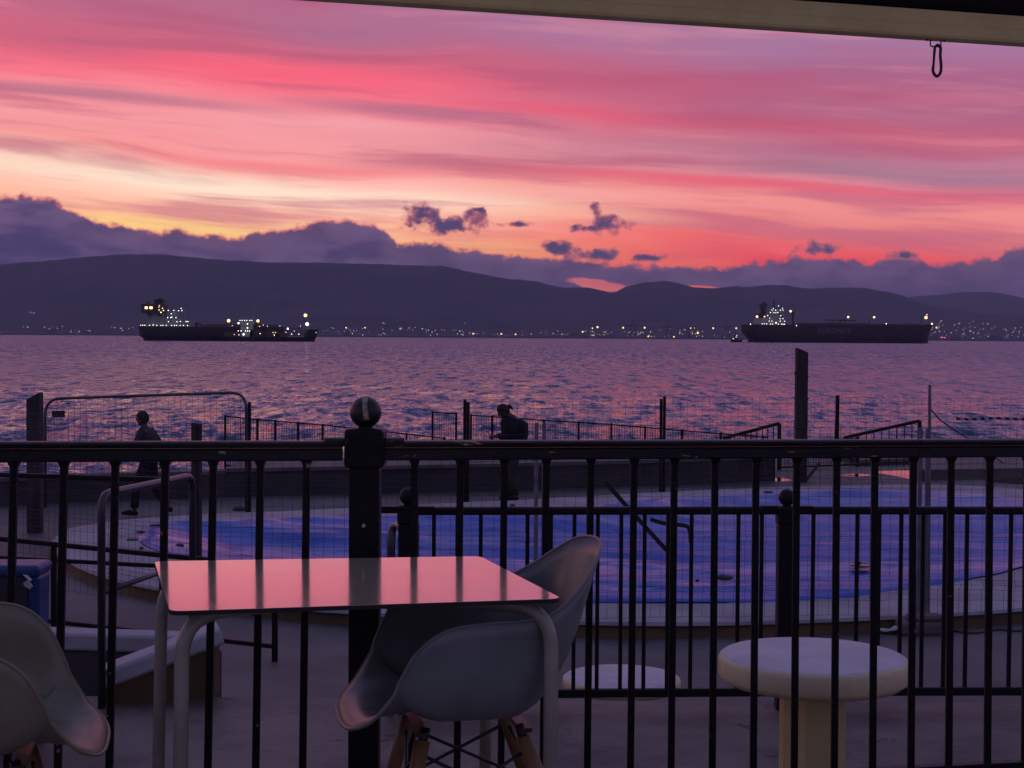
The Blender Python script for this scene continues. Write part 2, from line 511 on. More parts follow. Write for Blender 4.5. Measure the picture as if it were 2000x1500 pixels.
# ------------------------------------------------------------------ mesh helpers
class MB:
    def __init__(s):
        s.v, s.f = [], []

    def add(s, vs, fs):
        o = len(s.v)
        s.v += [tuple(q) for q in vs]
        s.f += [tuple(i + o for i in q) for q in fs]
        return s

    def box(s, a, b):
        x0, y0, z0 = a
        x1, y1, z1 = b
        vs = [(x0, y0, z0), (x1, y0, z0), (x1, y1, z0), (x0, y1, z0), (x0, y0, z1), (x1, y0, z1), (x1, y1, z1), (x0, y1, z1)]
        return s.add(vs, [(3, 2, 1, 0), (4, 5, 6, 7), (0, 1, 5, 4), (1, 2, 6, 5), (2, 3, 7, 6), (3, 0, 4, 7)])

    def bar(s, a, b, w, h=None, up=(0, 0, 1), bevel=0.0):
        """box from point a to point b with width w and height h"""
        h = w if h is None else h
        sec = [(-w / 2, -h / 2), (w / 2, -h / 2), (w / 2, h / 2), (-w / 2, h / 2)]
        if bevel:
            q = bevel
            sec = [(-w / 2 + q, -h / 2), (w / 2 - q, -h / 2), (w / 2, -h / 2 + q), (w / 2, h / 2 - q), (w / 2 - q, h / 2), (-w / 2 + q, h / 2), (-w / 2, h / 2 - q), (-w / 2, -h / 2 + q)]
        return s.sweep([a, b], sec, up)

    def sweep(s, path, sec, up=(0, 0, 1), cap=True, scale=None):
        path = [Vector(p) for p in path]
        n = len(sec)
        base = len(s.v)
        up = Vector(up)
        for i, p in enumerate(path):
            t = (path[min(i + 1, len(path) - 1)] - path[max(i - 1, 0)]).normalized()
            u = up
            if abs(t.dot(u.normalized())) > 0.98:
                u = Vector((0, 1, 0)) if abs(t.y) < 0.9 else Vector((1, 0, 0))
            r = t.cross(u).normalized()
            w = r.cross(t).normalized()
            k = 1 if scale is None else scale[i]
            for (x, y) in sec:
                s.v.append(tuple(p + r * x * k + w * y * k))
        for i in range(len(path) - 1):
            for j in range(n):
                a = base + i * n + j
                b = base + i * n + (j + 1) % n
                s.f.append((a, b, b + n, a + n))
        if cap:
            s.f.append(tuple(base + j for j in reversed(range(n))))
            s.f.append(tuple(base + (len(path) - 1) * n + j for j in range(n)))
        return s

    def tube(s, path, r, n=10, cap=True):
        rs = r if isinstance(r, (list, tuple)) else [r] * len(path)
        path = [Vector(p) for p in path]
        base = len(s.v)
        # parallel transport
        t0 = (path[1] - path[0]).normalized()
        u = Vector((0, 0, 1)) if abs(t0.z) < 0.9 else Vector((1, 0, 0))
        u = (u - t0 * u.dot(t0)).normalized()
        for i, p in enumerate(path):
            t = (path[min(i + 1, len(path) - 1)] - path[max(i - 1, 0)]).normalized()
            u = (u - t * u.dot(t)).normalized()
            w = t.cross(u)
            for j in range(n):
                a = 2 * math.pi * j / n
                s.v.append(tuple(p + (u * math.cos(a) + w * math.sin(a)) * rs[i]))
        for i in range(len(path) - 1):
            for j in range(n):
                a = base + i * n + j
                b = base + i * n + (j + 1) % n
                s.f.append((a, b, b + n, a + n))
        if cap:
            s.f.append(tuple(base + j for j in reversed(range(n))))
            s.f.append(tuple(base + (len(path) - 1) * n + j for j in range(n)))
        return s

    def lathe(s, prof, c=(0, 0, 0), n=24, sx=1.0, sy=1.0, phase=0.0):
        base = len(s.v)
        for (r, z) in prof:
            for j in range(n):
                a = 2 * math.pi * j / n + phase
                s.v.append((c[0] + r * math.cos(a) * sx, c[1] + r * math.sin(a) * sy, c[2] + z))
        for i in range(len(prof) - 1):
            for j in range(n):
                a = base + i * n + j
                b = base + i * n + (j + 1) % n
                s.f.append((a, b, b + n, a + n))
        s.f.append(tuple(base + j for j in reversed(range(n))))
        s.f.append(tuple(base + (len(prof) - 1) * n + j for j in range(n)))
        return s

    def ball(s, c, r, n=16, m=10, sx=1, sy=1, sz=1):
        prof = [(max(1e-4, r * math.sin(math.pi * i / m)), -r * math.cos(math.pi * i / m) * sz) for i in range(m + 1)]
        return s.lathe(prof, c, n, sx, sy)


def obj(name, mb, m, parent=None, smooth_shade=False, kind=None, bevel=0.0, mesh=None):
    if mesh is None:
        me = bpy.data.meshes.new(name)
        off = Vector(parent_world(parent)) if parent else Vector((0, 0, 0))
        me.from_pydata([tuple(Vector(q) - off) for q in mb.v], [], mb.f)
        me.update()
        if m is not None:
            me.materials.append(M[m] if isinstance(m, str) else m)
        if smooth_shade:
            me.polygons.foreach_set('use_smooth', [True] * len(me.polygons))
            if smooth_shade == 'angle':
                me.set_sharp_from_angle(angle=R(40))
    else:
        me = mesh
    o = bpy.data.objects.new(name, me)
    C.objects.link(o)
    if parent:
        o.parent = parent
    if kind:
        o['kind'] = kind
    if bevel:
        md = o.modifiers.new('bevel', 'BEVEL')
        md.width = bevel
        md.segments = 2
        md.limit_method = 'ANGLE'
    return o


def parent_world(p):
    loc = Vector(p.location)
    while p.parent:
        p = p.parent
        loc = loc + Vector(p.location)
    return loc


def thing(name, label, cat, loc=(0, 0, 0), group=None):
    o = bpy.data.objects.new(name, None)
    C.objects.link(o)
    o.empty_display_size = 0.2
    o.location = loc
    o['label'] = label
    o['category'] = cat
    if group:
        o['group'] = group
    return o


def tag(o, label, cat, group=None):
    o['label'] = label
    o['category'] = cat
    if group:
        o['group'] = group
    return o


def spline(pts, n=8, closed=False):
    pts = [Vector(p) for p in pts]
    out = []
    k = len(pts)
    segs = k if closed else k - 1
    for i in range(segs):
        if closed:
            p0, p1, p2, p3 = pts[(i - 1) % k], pts[i], pts[(i + 1) % k], pts[(i + 2) % k]
        else:
            p0, p1, p2, p3 = pts[max(i - 1, 0)], pts[i], pts[i + 1], pts[min(i + 2, k - 1)]
        for j in range(n):
            t = j / n
            out.append(0.5 * ((2 * p1) + (p2 - p0) * t + (2 * p0 - 5 * p1 + 4 * p2 - p3) * t * t + (3 * p1 - p0 - 3 * p2 + p3) * t ** 3))
    if not closed:
        out.append(pts[-1])
    return out


def round_path(pts, r, n=6):
    """polyline with rounded corners"""
    pts = [Vector(p) for p in pts]
    out = [pts[0]]
    for i in range(1, len(pts) - 1):
        a, b, c = pts[i - 1], pts[i], pts[i + 1]
        d1, d2 = (a - b), (c - b)
        k = min(r, d1.length * 0.49, d2.length * 0.49)
        p, q = b + d1.normalized() * k, b + d2.normalized() * k
        for j in range(n + 1):
            t = j / n
            out.append(p * (1 - t) ** 2 + b * 2 * t * (1 - t) + q * t * t)
    out.append(pts[-1])
    return out


# ------------------------------------------------------------------ levels
L1 = -0.62        # strip below the terrace
L2 = -1.60        # pool yard
SEA = EYE - 7.2
LEDGE = 8.45      # where the strip ends above the yard


# ------------------------------------------------------------------ sea
def build_sea():
    nx, ny = 560, 1050
    ang = np.linspace(-0.60, 0.60, nx)
    dist = np.geomspace(36.0, 42000.0, ny)
    A, D = np.meshgrid(ang, dist)
    X = np.tan(A) * D
    Y = D.copy()
    Z = np.zeros_like(X)
    lat = D * (1.20 / nx)
    rad = D * (math.log(42000 / 36.0) / ny)
    for i in range(64):
        L = 0.8 * (7.0 / 0.8) ** rng.random()
        th = R(-62) + rng.normal() * 0.55
        kx, ky = math.cos(th) * 2 * math.pi / L, math.sin(th) * 2 * math.pi / L
        # effective sampling against this wave
        samp = np.maximum(np.abs(kx) * lat, np.abs(ky) * rad)
        att = np.clip((1.5 - samp) / 0.9, 0, 1)
        amp = 0.0112 * L ** 0.75
        ph = kx * X + ky * Y + rng.random() * 6.28
        Z += att * amp * (np.sin(ph) + 0.28 * np.sin(2 * ph + 1.2))
    # gusts: groups of higher and lower waves
    g = 0.80 + 0.28 * np.sin(X * 0.11 + 1.1 * np.sin(Y * 0.035)) * np.sin(Y * 0.083 + 1.3 * np.sin(X * 0.05))
    Z *= g
    Z = np.where(Z > 0, Z * 1.25, Z * 0.85)
    Z += SEA
    co = np.stack([X, Y, Z], -1).reshape(-1, 3)
    idx = np.arange(nx * ny).reshape(ny, nx)
    q = np.stack([idx[:-1, :-1], idx[:-1, 1:], idx[1:, 1:], idx[1:, :-1]], -1).reshape(-1, 4)
    me = bpy.data.meshes.new('sea')
    me.vertices.add(len(co))
    me.vertices.foreach_set('co', co.astype(np.float32).ravel())
    me.loops.add(q.size)
    me.loops.foreach_set('vertex_index', q.astype(np.int32).ravel())
    me.polygons.add(len(q))
    me.polygons.foreach_set('loop_start', np.arange(0, q.size, 4, dtype=np.int32))
    me.polygons.foreach_set('loop_total', np.full(len(q), 4, dtype=np.int32))
    me.polygons.foreach_set('use_smooth', np.ones(len(q), dtype=bool))
    me.update(calc_edges=True)
    me.materials.append(M['sea'])
    o = bpy.data.objects.new('sea', me)
    C.objects.link(o)
    o['kind'] = 'structure'


build_sea()


# ------------------------------------------------------------------ hills
def build_hills(name, crest, y_crest, y_foot, m, amp, foot_z):
    xs = np.linspace(crest[0][0], crest[-1][0], 420)
    ys = np.interp(xs, [c[0] for c in crest], [c[1] for c in crest])
    mb = MB()
    rows = 26
    for i in range(rows + 4):
        for px, py in zip(xs, ys):
            t = i / rows
            top = P(px, py, y_crest)
            jag = mnoise.fractal(Vector((px * 0.02, 3.1, 0)), 0.9, 2.0, 5) * amp * 0.28
            if t <= 1:
                yy = y_foot + (y_crest - y_foot) * t
                prof = t ** 1.25
            else:
                yy = y_crest + (t - 1) * 6000
                prof = 1 - (t - 1) * 2.2
            x = top.x * (0.55 + 0.45 * min(t, 1)) if False else top.x * (yy / y_crest)
            rel = mnoise.fractal(Vector((x * 0.0012, yy * 0.0012, 1.7)), 0.9, 2.0, 5)
            z = foot_z + (top.z + jag - foot_z) * prof + rel * amp * (4 * min(t, 1) * (1 - min(t, 1)))
            mb.v.append((x, yy, z))
    n = len(xs)
    for i in range(rows + 3):
        for j in range(n - 1):
            a = i * n + j
            mb.f.append((a, a + 1, a + n + 1, a + n))
    return obj(name, mb, m, smooth_shade=True, kind='structure')


crest_near = [(-900, 560), (-600, 540), (-400, 545), (-200, 522), (0, 516), (100, 508), (200, 500), (260, 496), (320, 497), (400, 505), (500, 511), (700, 515), (860, 519), (890, 524), (925, 533),
              (1000, 545), (1050, 550), (1085, 558), (1105, 563), (1150, 562), (1178, 568), (1197, 573), (1222, 560), (1258, 551), (1300, 548), (1325, 553), (1352, 561), (1378, 563), (1410, 562), (1440, 559),
              (1460, 561), (1500, 556), (1545, 558), (1580, 563), (1640, 562), (1690, 562), (1735, 570), (1765, 577), (1800, 592), (1900, 610), (2050, 622), (2300, 600), (2600, 560), (2900, 580)]
crest_far = [(1500, 640), (1650, 600), (1730, 586), (1780, 579), (1850, 574), (1900, 570), (1935, 569), (1970, 576), (2010, 584), (2080, 590), (2200, 575), (2400, 590), (2700, 600), (2950, 610)]
build_hills('hills', crest_near, 11500, 8300, 'hills', 34, SEA + 3)
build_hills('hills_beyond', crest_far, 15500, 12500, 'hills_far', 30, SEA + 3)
# low shore strip under the town
mb = MB()
shore = [(-9000, 8050), (-5200, 8120), (-2600, 8010), (-900, 8060), (800, 7980), (2200, 8050), (3400, 8010), (9000, 8100)]
for x, y in shore:
    mb.v += [(x, y, SEA - 1), (x, y + 10, SEA + 7), (x * 1.03, y + 420, SEA + 14)]
for i in range(len(shore) - 1):
    a = i * 3
    mb.f += [(a, a + 3, a + 4, a + 1), (a + 1, a + 4, a + 5, a + 2)]
obj('shore', mb, 'hills', kind='structure')

# ------------------------------------------------------------------ town on the far shore
lamp_mb = MB().ball((0, 0, 0), 1.0, 8, 5)


def lamp_mesh(m):
    me = bpy.data.meshes.new('lamp_' + m)
    me.from_pydata(lamp_mb.v, [], lamp_mb.f)
    me.materials.append(M[m])
    me.polygons.foreach_set('use_smooth', [True] * len(me.polygons))
    return me


LM = {k: lamp_mesh(k) for k in ('lamp_white', 'lamp_cool', 'lamp_warm', 'lamp_amber', 'lamp_red', 'town_white', 'town_warm')}


def town_light(px, py, m, r, label, group):
    o = bpy.data.objects.new('town_light', LM[m])
    C.objects.link(o)
    Y = 7960 if py > 645 else 7960 + (645 - py) * 12
    o.location = P(px, py, Y)
    k = r * Y / F
    o.scale = (k, k, k)
    tag(o, label, 'light', group)


W1 = ('tiny white light of the town on the far shore', 'white town lights on the far shore')
W2 = ('tiny warm light of the town on the far shore', 'warm town lights on the far shore')
B1 = ('bright amber floodlight above the quay on the far shore', 'floodlights along the far quay')
ORD = 'first second third fourth fifth sixth seventh eighth ninth tenth eleventh twelfth thirteenth fourteenth fifteenth sixteenth seventeenth'.split()
for nth, (px, py, r) in zip(ORD, sorted([(676, 640, 1.6), (713, 640, 1.5), (1167, 639, 2.4), (1217, 640, 2.1), (1259, 640, 2.1), (1138, 648, 1.8), (1363, 650, 2.4), (1393, 641, 2.0), (1438, 641, 1.9), (1157, 641, 1.5),
                  (1316, 658, 1.7), (1266, 657, 1.6), (1829, 640, 1.8), (1349, 641, 1.4), (979, 652, 1.7), (1007, 653, 1.7), (924, 652, 1.6)])):
    town_light(px, py, 'lamp_amber', r * 0.8, 'amber floodlight on the far quay, %s from the left' % nth, B1[1])
for seg, n, w in [((0, 18, 647, 651), 3, 0.7), ((45, 60, 638, 640), 3, 0.2), ((52, 76, 609, 613), 4, 0.0), ((68, 124, 637, 643), 7, 0.7), ((136, 178, 644, 650), 8, 0.75), ((215, 268, 638, 646), 8, 0.4),
                  ((624, 700, 638, 652), 15, 0.45), ((700, 800, 640, 655), 16, 0.35), ((735, 760, 630, 632), 2, 0.0), ((770, 850, 636, 650), 12, 0.15), ((830, 905, 644, 656), 16, 0.15), ((907, 908, 630, 631), 1, 0.0),
                  ((900, 1010, 648, 656), 14, 0.6), ((1010, 1130, 646, 656), 16, 0.5), ((1140, 1185, 646, 657), 18, 0.6), ((1185, 1240, 644, 656), 8, 0.5), ((1238, 1260, 648, 656), 8, 0.2),
                  ((1262, 1330, 640, 658), 14, 0.5), ((1330, 1446, 640, 659), 22, 0.5), ((1818, 1900, 638, 660), 26, 0.45), ((1830, 1940, 626, 641), 14, 0.5), ((1900, 2000, 636, 661), 30, 0.35)]:
    for i in range(n):
        x = random.uniform(seg[0], seg[1])
        y = random.uniform(seg[2], seg[3])
        warm = random.random() < w
        town_light(x, y, 'town_warm' if warm else 'town_white', random.choice((0.45, 0.55, 0.65, 0.9)), *(W2 if warm else W1))
for px, py in [(1841, 659), (1845, 659.5), (1838, 658.6)]:
    town_light(px, py, 'lamp_red', 0.9, 'small red light of the town right of the long tanker', 'red town lights')
# low buildings and quays among the lights
for i in range(24):
    px = random.choice((random.uniform(640, 1440), random.uniform(1120, 1440), random.uniform(1815, 2010), random.uniform(10, 260)))
    Y = 8070 + random.random() * 260
    b = P(px, 655, Y)
    w, h, dp = random.uniform(14, 60), random.uniform(7, 18), random.uniform(12, 25)
    mb = MB()
    mb.box((b.x - w / 2, Y, SEA), (b.x + w / 2, Y + dp, SEA + 10 + h))
    mb.box((b.x - w / 5, Y + 3, SEA + 10 + h), (b.x + w / 6, Y + dp - 3, SEA + 13 + h))
    tag(obj('shore_building', mb, 'town_wall'), 'low dark building of the town on the far shore', 'building', 'low buildings on the far shore')


def port_crane(px, ytop, label):
    Y = 8020
    p = Y / F
    b = P(px, 657, Y)
    t = thing('port_crane', label, 'crane', (b.x, Y, SEA + 7), 'cranes of the far port')
    H = (657 - ytop) * p
    z0 = SEA + 7
    w = 6 * p
    for sx in (-1, 1):
        for dy in (0, 18):
            obj('leg', MB().bar((b.x + sx * w, Y + dy, z0), (b.x + sx * w * 0.55, Y + dy, z0 + H * 0.62), 3.2), 'crane', t)
    obj('boom', MB().bar((b.x - 15 * p, Y + 9, z0 + H * 0.62), (b.x + 11 * p, Y + 9, z0 + H * 0.66), 5), 'crane', t)
    obj('mast', MB().bar((b.x - w * 0.2, Y + 9, z0 + H * 0.6), (b.x + 1, Y + 9, z0 + H), 4), 'crane', t)
    obj('stay', MB().bar((b.x + 1, Y + 9, z0 + H), (b.x - 13 * p, Y + 9, z0 + H * 0.64), 1.6), 'crane', t)


for px, yt, l in [(1236, 620, 'tall dark quay crane on the far shore below the hill saddle'), (1307, 624, 'dark quay crane on the far shore right of the tallest crane'),
                  (1340, 630, 'small quay crane on the far shore, third from the left'), (1420, 622, 'dark quay crane on the far shore beside the long tanker')]:
    port_crane(px, yt, l)


# ------------------------------------------------------------------ ships
def hull_mesh(levels, ny=13):
    """levels: list of (z, x_stern, x_bow, half_breadth, stern_fullness, bow_fullness) from the keel up; y is across"""
    mb = MB()
    nt_ = 30
    for (z, x0, x1, hb, sf, bf) in levels:
        ring = []
        for i in range(nt_ + 1):
            t = i / nt_
            x = x0 + (x1 - x0) * t
            w = hb * min(1.0, (t / sf) ** 0.5 if sf > 0 and t < sf else 1.0, ((1 - t) / bf) ** 0.62 if t > 1 - bf else 1.0)
            ring.append((x, -max(w, 0.05), z))
        for i in reversed(range(1, nt_)):
            ring.append((ring[i][0], -ring[i][1], z))
        mb.v += ring
    n = 2 * nt_
    for k in range(len(levels) - 1):
        for j in range(n):
            a = k * n + j
            b = k * n + (j + 1) % n
            mb.f.append((a, b, b + n, a + n))
    mb.f.append(tuple((len(levels) - 1) * n + j for j in range(n)))
    return mb


class Ship:
    def __init__(s, name, label, D, px0, ywater):
        s.D = D
        s.p = D / F
        o = P(px0, ywater, D)
        s.loc = Vector((o.x, D, SEA))
        s.px0, s.yw = px0, ywater
        s.t = thing(name, label, 'ship', s.loc)

    def x(s, px): return (px - s.px0) * s.p
    def z(s, py): return (s.yw - py) * s.p

    def part(s, name, mb, m, parent=None, **k):
        mb.v = [tuple(Vector(q) + s.loc) for q in mb.v]
        return obj(name, mb, m, parent or s.t, **k)

    def box(s, name, px0, py0, px1, py1, m, hb, parent=None, y0=None):
        y0 = -hb if y0 is None else y0
        return s.part(name, MB().box((s.x(px0), y0, s.z(py1)), (s.x(px1), y0 + 2 * hb, s.z(py0))), m, parent)

    def lamp(s, px, py, m, r, y=-20.0):
        o = bpy.data.objects.new('deck_light', LM[m])
        C.objects.link(o)
        o.parent = s.t
        o.location = (s.x(px), y, s.z(py))
        k = r * s.p
        o.scale = (k, k, k)


# tanker at the left, stern towards the left edge
A = Ship('moored_tanker', 'dark tanker with lit white superstructure at its left end, lying before the hills', 1790, 270, 665.5)
hm = hull_mesh([(-3, A.x(284), A.x(545), 9, .10, .12), (2, A.x(280), A.x(548), 14, .10, .12), (6, A.x(272), A.x(550), 16, .07, .12), (A.z(638), A.x(270), A.x(556), 16, .05, .12)])
A.part('hull', hm, 'hull_black', smooth_shade='angle')
A.box('deckhouse', 291, 614, 324, 638, 'ship_white', 13)
w = A.box('bridge', 283, 595, 321, 612.5, 'ship_dark', 17)
for a, b in [(290, 295), (299, 304.5)]:
    A.box('window', a, 600, b, 604.5, 'lamp_warm', 0.3, w, y0=-17.7)
A.box('funnel', 305, 586, 322, 612, 'ship_dark', 7, y0=-9)
A.box('funnel_top', 309, 583.5, 317, 586, 'ship_dark', 3)
A.box('antenna', 288, 590, 290, 595, 'ship_dark', 1.5)
A.box('accommodation_block', 324, 622, 354, 638, 'ship_white', 12)
A.box('accommodation_tier', 330, 606, 346, 622, 'ship_white', 9)
A.box('lower_tier', 354, 629, 377, 638, 'ship_white', 10)
A.box('boat_deck', 296, 612.5, 301, 618, 'ship_dark', 3, y0=-16)
A.box('boat_deck', 314, 612.5, 322, 618, 'ship_dark', 3, y0=-16)
A.part('mast', MB().tube([(A.x(360), 0, A.z(638)), (A.x(360), 0, A.z(602))], 0.7, 6), 'ship_white')
A.part('deck_crane', MB().bar((A.x(384), 0, A.z(638)), (A.x(384), 0, A.z(630)), 3).bar((A.x(380), 0, A.z(631)), (A.x(394), 0, A.z(634)), 1.6), 'ship_dark')
A.part('deck_pipes', MB().bar((A.x(390), -4, A.z(636)), (A.x(545), -4, A.z(636)), 1.2).bar((A.x(400), 4, A.z(634)), (A.x(540), 4, A.z(634)), 1.0), 'deck_red')
A.part('deck_post', MB().bar((A.x(405), 0, A.z(638)), (A.x(406), 0, A.z(631)), 1.4), 'ship_white')
for x in (165, 185, 205, 250, 320, 360, 380, 412, 462, 490, 510, 545, 577, 617):
    A.lamp(250 + x / 5, 636, 'lamp_white', 0.75)
A.lamp(307, 635.4, 'lamp_warm', 1.1)
for x, y in [(430, 235), (485, 235), (555, 215), (562, 237), (530, 238), (460, 268), (425, 305), (455, 306), (505, 305), (432, 345), (515, 345), (547, 342), (603, 342), (620, 342), (375, 215), (465, 300)]:
    A.lamp(250 + x / 5, 560 + y / 5, 'lamp_white', 0.8)
for x, y, r in [(215, 207, 1.4), (258, 207, 1.4), (342, 232, 1.0), (360, 255, 1.3), (385, 237, 1.1), (345, 190, 0.8), (340, 205, 0.8)]:
    A.lamp(250 + x / 5, 560 + y / 5, 'lamp_warm', r)

# bunkering tanker alongside
B = Ship('bunkering_tanker', 'small dark bunkering tanker with amber mast lamps lying alongside the bigger tanker', 1745, 440, 666)
hm = hull_mesh([(-2, B.x(446), B.x(612), 5, .08, .14), (2, B.x(443), B.x(615), 8, .08, .14), (B.z(657), B.x(440), B.x(618), 9, .06, .14)])
B.part('hull', hm, 'hull_black', smooth_shade='angle')
B.part('forecastle', hull_mesh([(B.z(657), B.x(594), B.x(618), 8.8, .02, .7), (B.z(642), B.x(600), B.x(622), 9, .02, .6)]), 'hull_black', smooth_shade='angle')
B.box('poop', 440, 648, 470, 657, 'deck_red', 8)
B.box('deckhouse', 472, 634, 496, 657, 'ship_white', 7)
B.box('wheelhouse', 468, 628, 498, 634, 'ship_white', 8)
B.box('funnel', 494, 630, 503, 657, 'ship_dark', 3)
B.box('engine_casing', 490, 643, 512, 657, 'ship_dark', 7)
B.part('mast', MB().tube([(B.x(493), 0, B.z(630)), (B.x(498), 0, B.z(596))], [0.9, 0.5], 6), 'ship_white')
B.part('foremast', MB().tube([(B.x(601), 0, B.z(648)), (B.x(600), 0, B.z(612))], 0.6, 6), 'ship_white')
B.part('lamp_mast', MB().tube([(B.x(508), 0, B.z(650)), (B.x(508), 0, B.z(624))], 0.5, 6).tube([(B.x(451), 0, B.z(650)), (B.x(451), 0, B.z(626))], 0.5, 6), 'ship_dark')
B.part('manifold_pipes', MB().bar((B.x(512), -3, B.z(650)), (B.x(600), -3, B.z(650)), 1.4).bar((B.x(515), 3, B.z(646)), (B.x(596), 3, B.z(645)), 1.1).bar((B.x(515), 0, B.z(642)), (B.x(590), 0, B.z(640)), 1.0), 'deck_red')
B.part('side_rail', MB().bar((B.x(512), -8.5, B.z(653)), (B.x(596), -8.5, B.z(653)), 0.6), 'ship_dark')
for x, y, m, r in [(1005, 332, 'lamp_amber', 3.2), (1288, 332, 'lamp_amber', 2.9), (1748, 275, 'lamp_amber', 3.3), (1765, 360, 'lamp_cool', 3.2), (1578, 405, 'lamp_cool', 1.7), (1100, 355, 'lamp_cool', 1.6),
                   (1150, 463, 'lamp_cool', 1.8), (1305, 385, 'lamp_warm', 0.8), (1310, 455, 'lamp_white', 0.8), (1615, 457, 'lamp_white', 0.8), (1685, 457, 'lamp_white', 0.8),
                   (1435, 443, 'lamp_warm', 0.8), (1460, 443, 'lamp_warm', 0.8), (1447, 468, 'lamp_warm', 1.0), (1187, 400, 'lamp_warm', 1.4), (1187, 362, 'lamp_white', 1.0), (1105, 468, 'lamp_white', 0.7)]:
    B.lamp(250 + x / 5, 560 + y / 5, m, r, -14)
B.part('bow_rail', MB().bar((B.x(565), -6, B.z(632)), (B.x(622), -6, B.z(632.5)), 0.35).bar((B.x(604), 0, B.z(642)), (B.x(604), 0, B.z(633)), 0.6), 'ship_white')
B.part('deck_house_forward', MB().box((B.x(520), -5, B.z(657)), (B.x(536), 5, B.z(645))).box((B.x(548), -5, B.z(657)), (B.x(560), 5, B.z(648))), 'deck_red')
for x, y in ((1340, 372), (1380, 382), (1500, 380), (1560, 440), (1640, 428), (1700, 380), (1850, 440), (1060, 465), (1040, 380)):
    B.lamp(250 + x / 5, 560 + y / 5, 'lamp_white', 0.55, -14)
for x in (1115, 1135, 1158, 1180, 1210, 1230):
    B.lamp(250 + x / 5, 625.6, 'lamp_white', 0.75, -14)
for x in (1098, 1125, 1168, 1188, 1208):
    B.lamp(250 + x / 5, 646, 'lamp_white', 0.8, -14)

# long tanker at the right
V = Ship('long_tanker', 'very long dark tanker with pale hull lettering at the right, bow to the right', 2760, 1447, 669)
hm = hull_mesh([(-4, V.x(1472), V.x(1809), 20, .08, .07), (1, V.x(1470), V.x(1812), 26, .08, .07), (V.z(660), V.x(1458), V.x(1812.5), 29, .07, .07), (V.z(650), V.x(1448.5), V.x(1814), 30, .05, .06),
                (V.z(634.5), V.x(1447.5), V.x(1821), 30, .04, .07)])
V.part('hull', hm, 'hull_black', smooth_shade='angle')
V.part('rudder', MB().box((V.x(1461), -1.5, -4), (V.x(1469.5), 1.5, V.z(659))), 'hull_black')
V.part('forecastle', hull_mesh([(V.z(634.5), V.x(1797), V.x(1821), 27, .02, .6), (V.z(632), V.x(1798), V.x(1823), 27, .02, .6)]), 'hull_black', smooth_shade='angle')
V.box('deckhouse', 1475, 622, 1528, 634.5, 'ship_white', 20)
V.box('accommodation_block', 1493, 612, 1527, 622, 'ship_white', 16)
V.box('bridge', 1497, 605, 1525, 612, 'ship_white', 22)
V.box('engine_casing', 1476, 613, 1492, 622, 'ship_dark', 10)
V.box('funnel', 1484, 597, 1494, 613, 'ship_dark', 6)
V.part('funnel_top', MB().box((V.x(1482), -7, V.z(600)), (V.x(1496), 7, V.z(594))).box((V.x(1488), -4, V.z(594)), (V.x(1492), 4, V.z(590))), 'ship_dark')
V.part('radar_mast', MB().bar((V.x(1511), 0, V.z(605)), (V.x(1511), 0, V.z(587)), 2.0).bar((V.x(1508), 0, V.z(591)), (V.x(1514), 0, V.z(591)), 1.6), 'ship_dark')
V.part('deck_crane', MB().bar((V.x(1548), 0, V.z(634)), (V.x(1548), 0, V.z(610)), 3).bar((V.x(1545), 0, V.z(612)), (V.x(1553), 0, V.z(610)), 2.4), 'ship_dark')
V.part('hose_crane', MB().bar((V.x(1640), 0, V.z(634)), (V.x(1640), 0, V.z(624)), 2.5).bar((V.x(1608), 0, V.z(624.5)), (V.x(1672), 0, V.z(626)), 1.6).bar((V.x(1620), 0, V.z(634)), (V.x(1628), 0, V.z(625)), 1.4), 'ship_dark')
V.part('deck_pipes', MB().bar((V.x(1545), -10, V.z(633)), (V.x(1795), -10, V.z(633)), 2.2).bar((V.x(1560), 8, V.z(632)), (V.x(1700), 8, V.z(632)), 2.4), 'deck_red')
V.part('lamp_post', MB().tube([(V.x(1648), 0, V.z(634)), (V.x(1648), 0, V.z(620))], 0.6, 6).tube([(V.x(1698), 0, V.z(634)), (V.x(1698), 0, V.z(620))], 0.6, 6).tube([(V.x(1799), 0, V.z(634)), (V.x(1799), 0, V.z(614))], 0.8, 6), 'ship_dark')
for x, y, m, r in [(290, 238, 'lamp_amber', 2.3), (348, 238, 'lamp_warm', 1.4), (548, 195, 'lamp_amber', 2.2), (993, 237, 'lamp_warm', 2.0), (1193, 237, 'lamp_warm', 2.0), (1593, 237, 'lamp_amber', 3.0),
                   (1600, 215, 'lamp_amber', 1.0), (1640, 285, 'lamp_warm', 1.7), (437, 285, 'lamp_warm', 1.5), (1287, 287, 'lamp_white', 0.9), (240, 297, 'lamp_white', 0.9), (595, 305, 'lamp_white', 0.8)]:
    V.lamp(1400 + x / 4, 560 + y / 4, m, r, -32)
for x, y in [(455, 155), (415, 175), (433, 187), (405, 187), (485, 172), (490, 187), (470, 187), (393, 207), (420, 207), (435, 207), (450, 207), (372, 230), (473, 230), (490, 253), (468, 253), (388, 250),
             (385, 272), (405, 272), (470, 272), (503, 272), (330, 293), (347, 293), (365, 293), (395, 295), (410, 295), (455, 295), (480, 295), (491, 295), (503, 296)]:
    V.lamp(1400 + x / 4, 560 + y / 4, 'lamp_white', 0.72, -32)
fcu = bpy.data.curves.new('lettering', 'FONT')
fcu.body = 'EURONAV'
fcu.size = 12.6
fcu.shear = 0.12
fcu.extrude = 0.05
fcu.offset = 0.12
fcu.space_character = 1.02
fcu.materials.append(M['hull_letters'])
ftmp = bpy.data.objects.new('lettering_curve', fcu)
C.objects.link(ftmp)
bpy.context.view_layer.update()
fmesh = bpy.data.meshes.new_from_object(ftmp.evaluated_get(bpy.context.evaluated_depsgraph_get()))
bpy.data.objects.remove(ftmp)
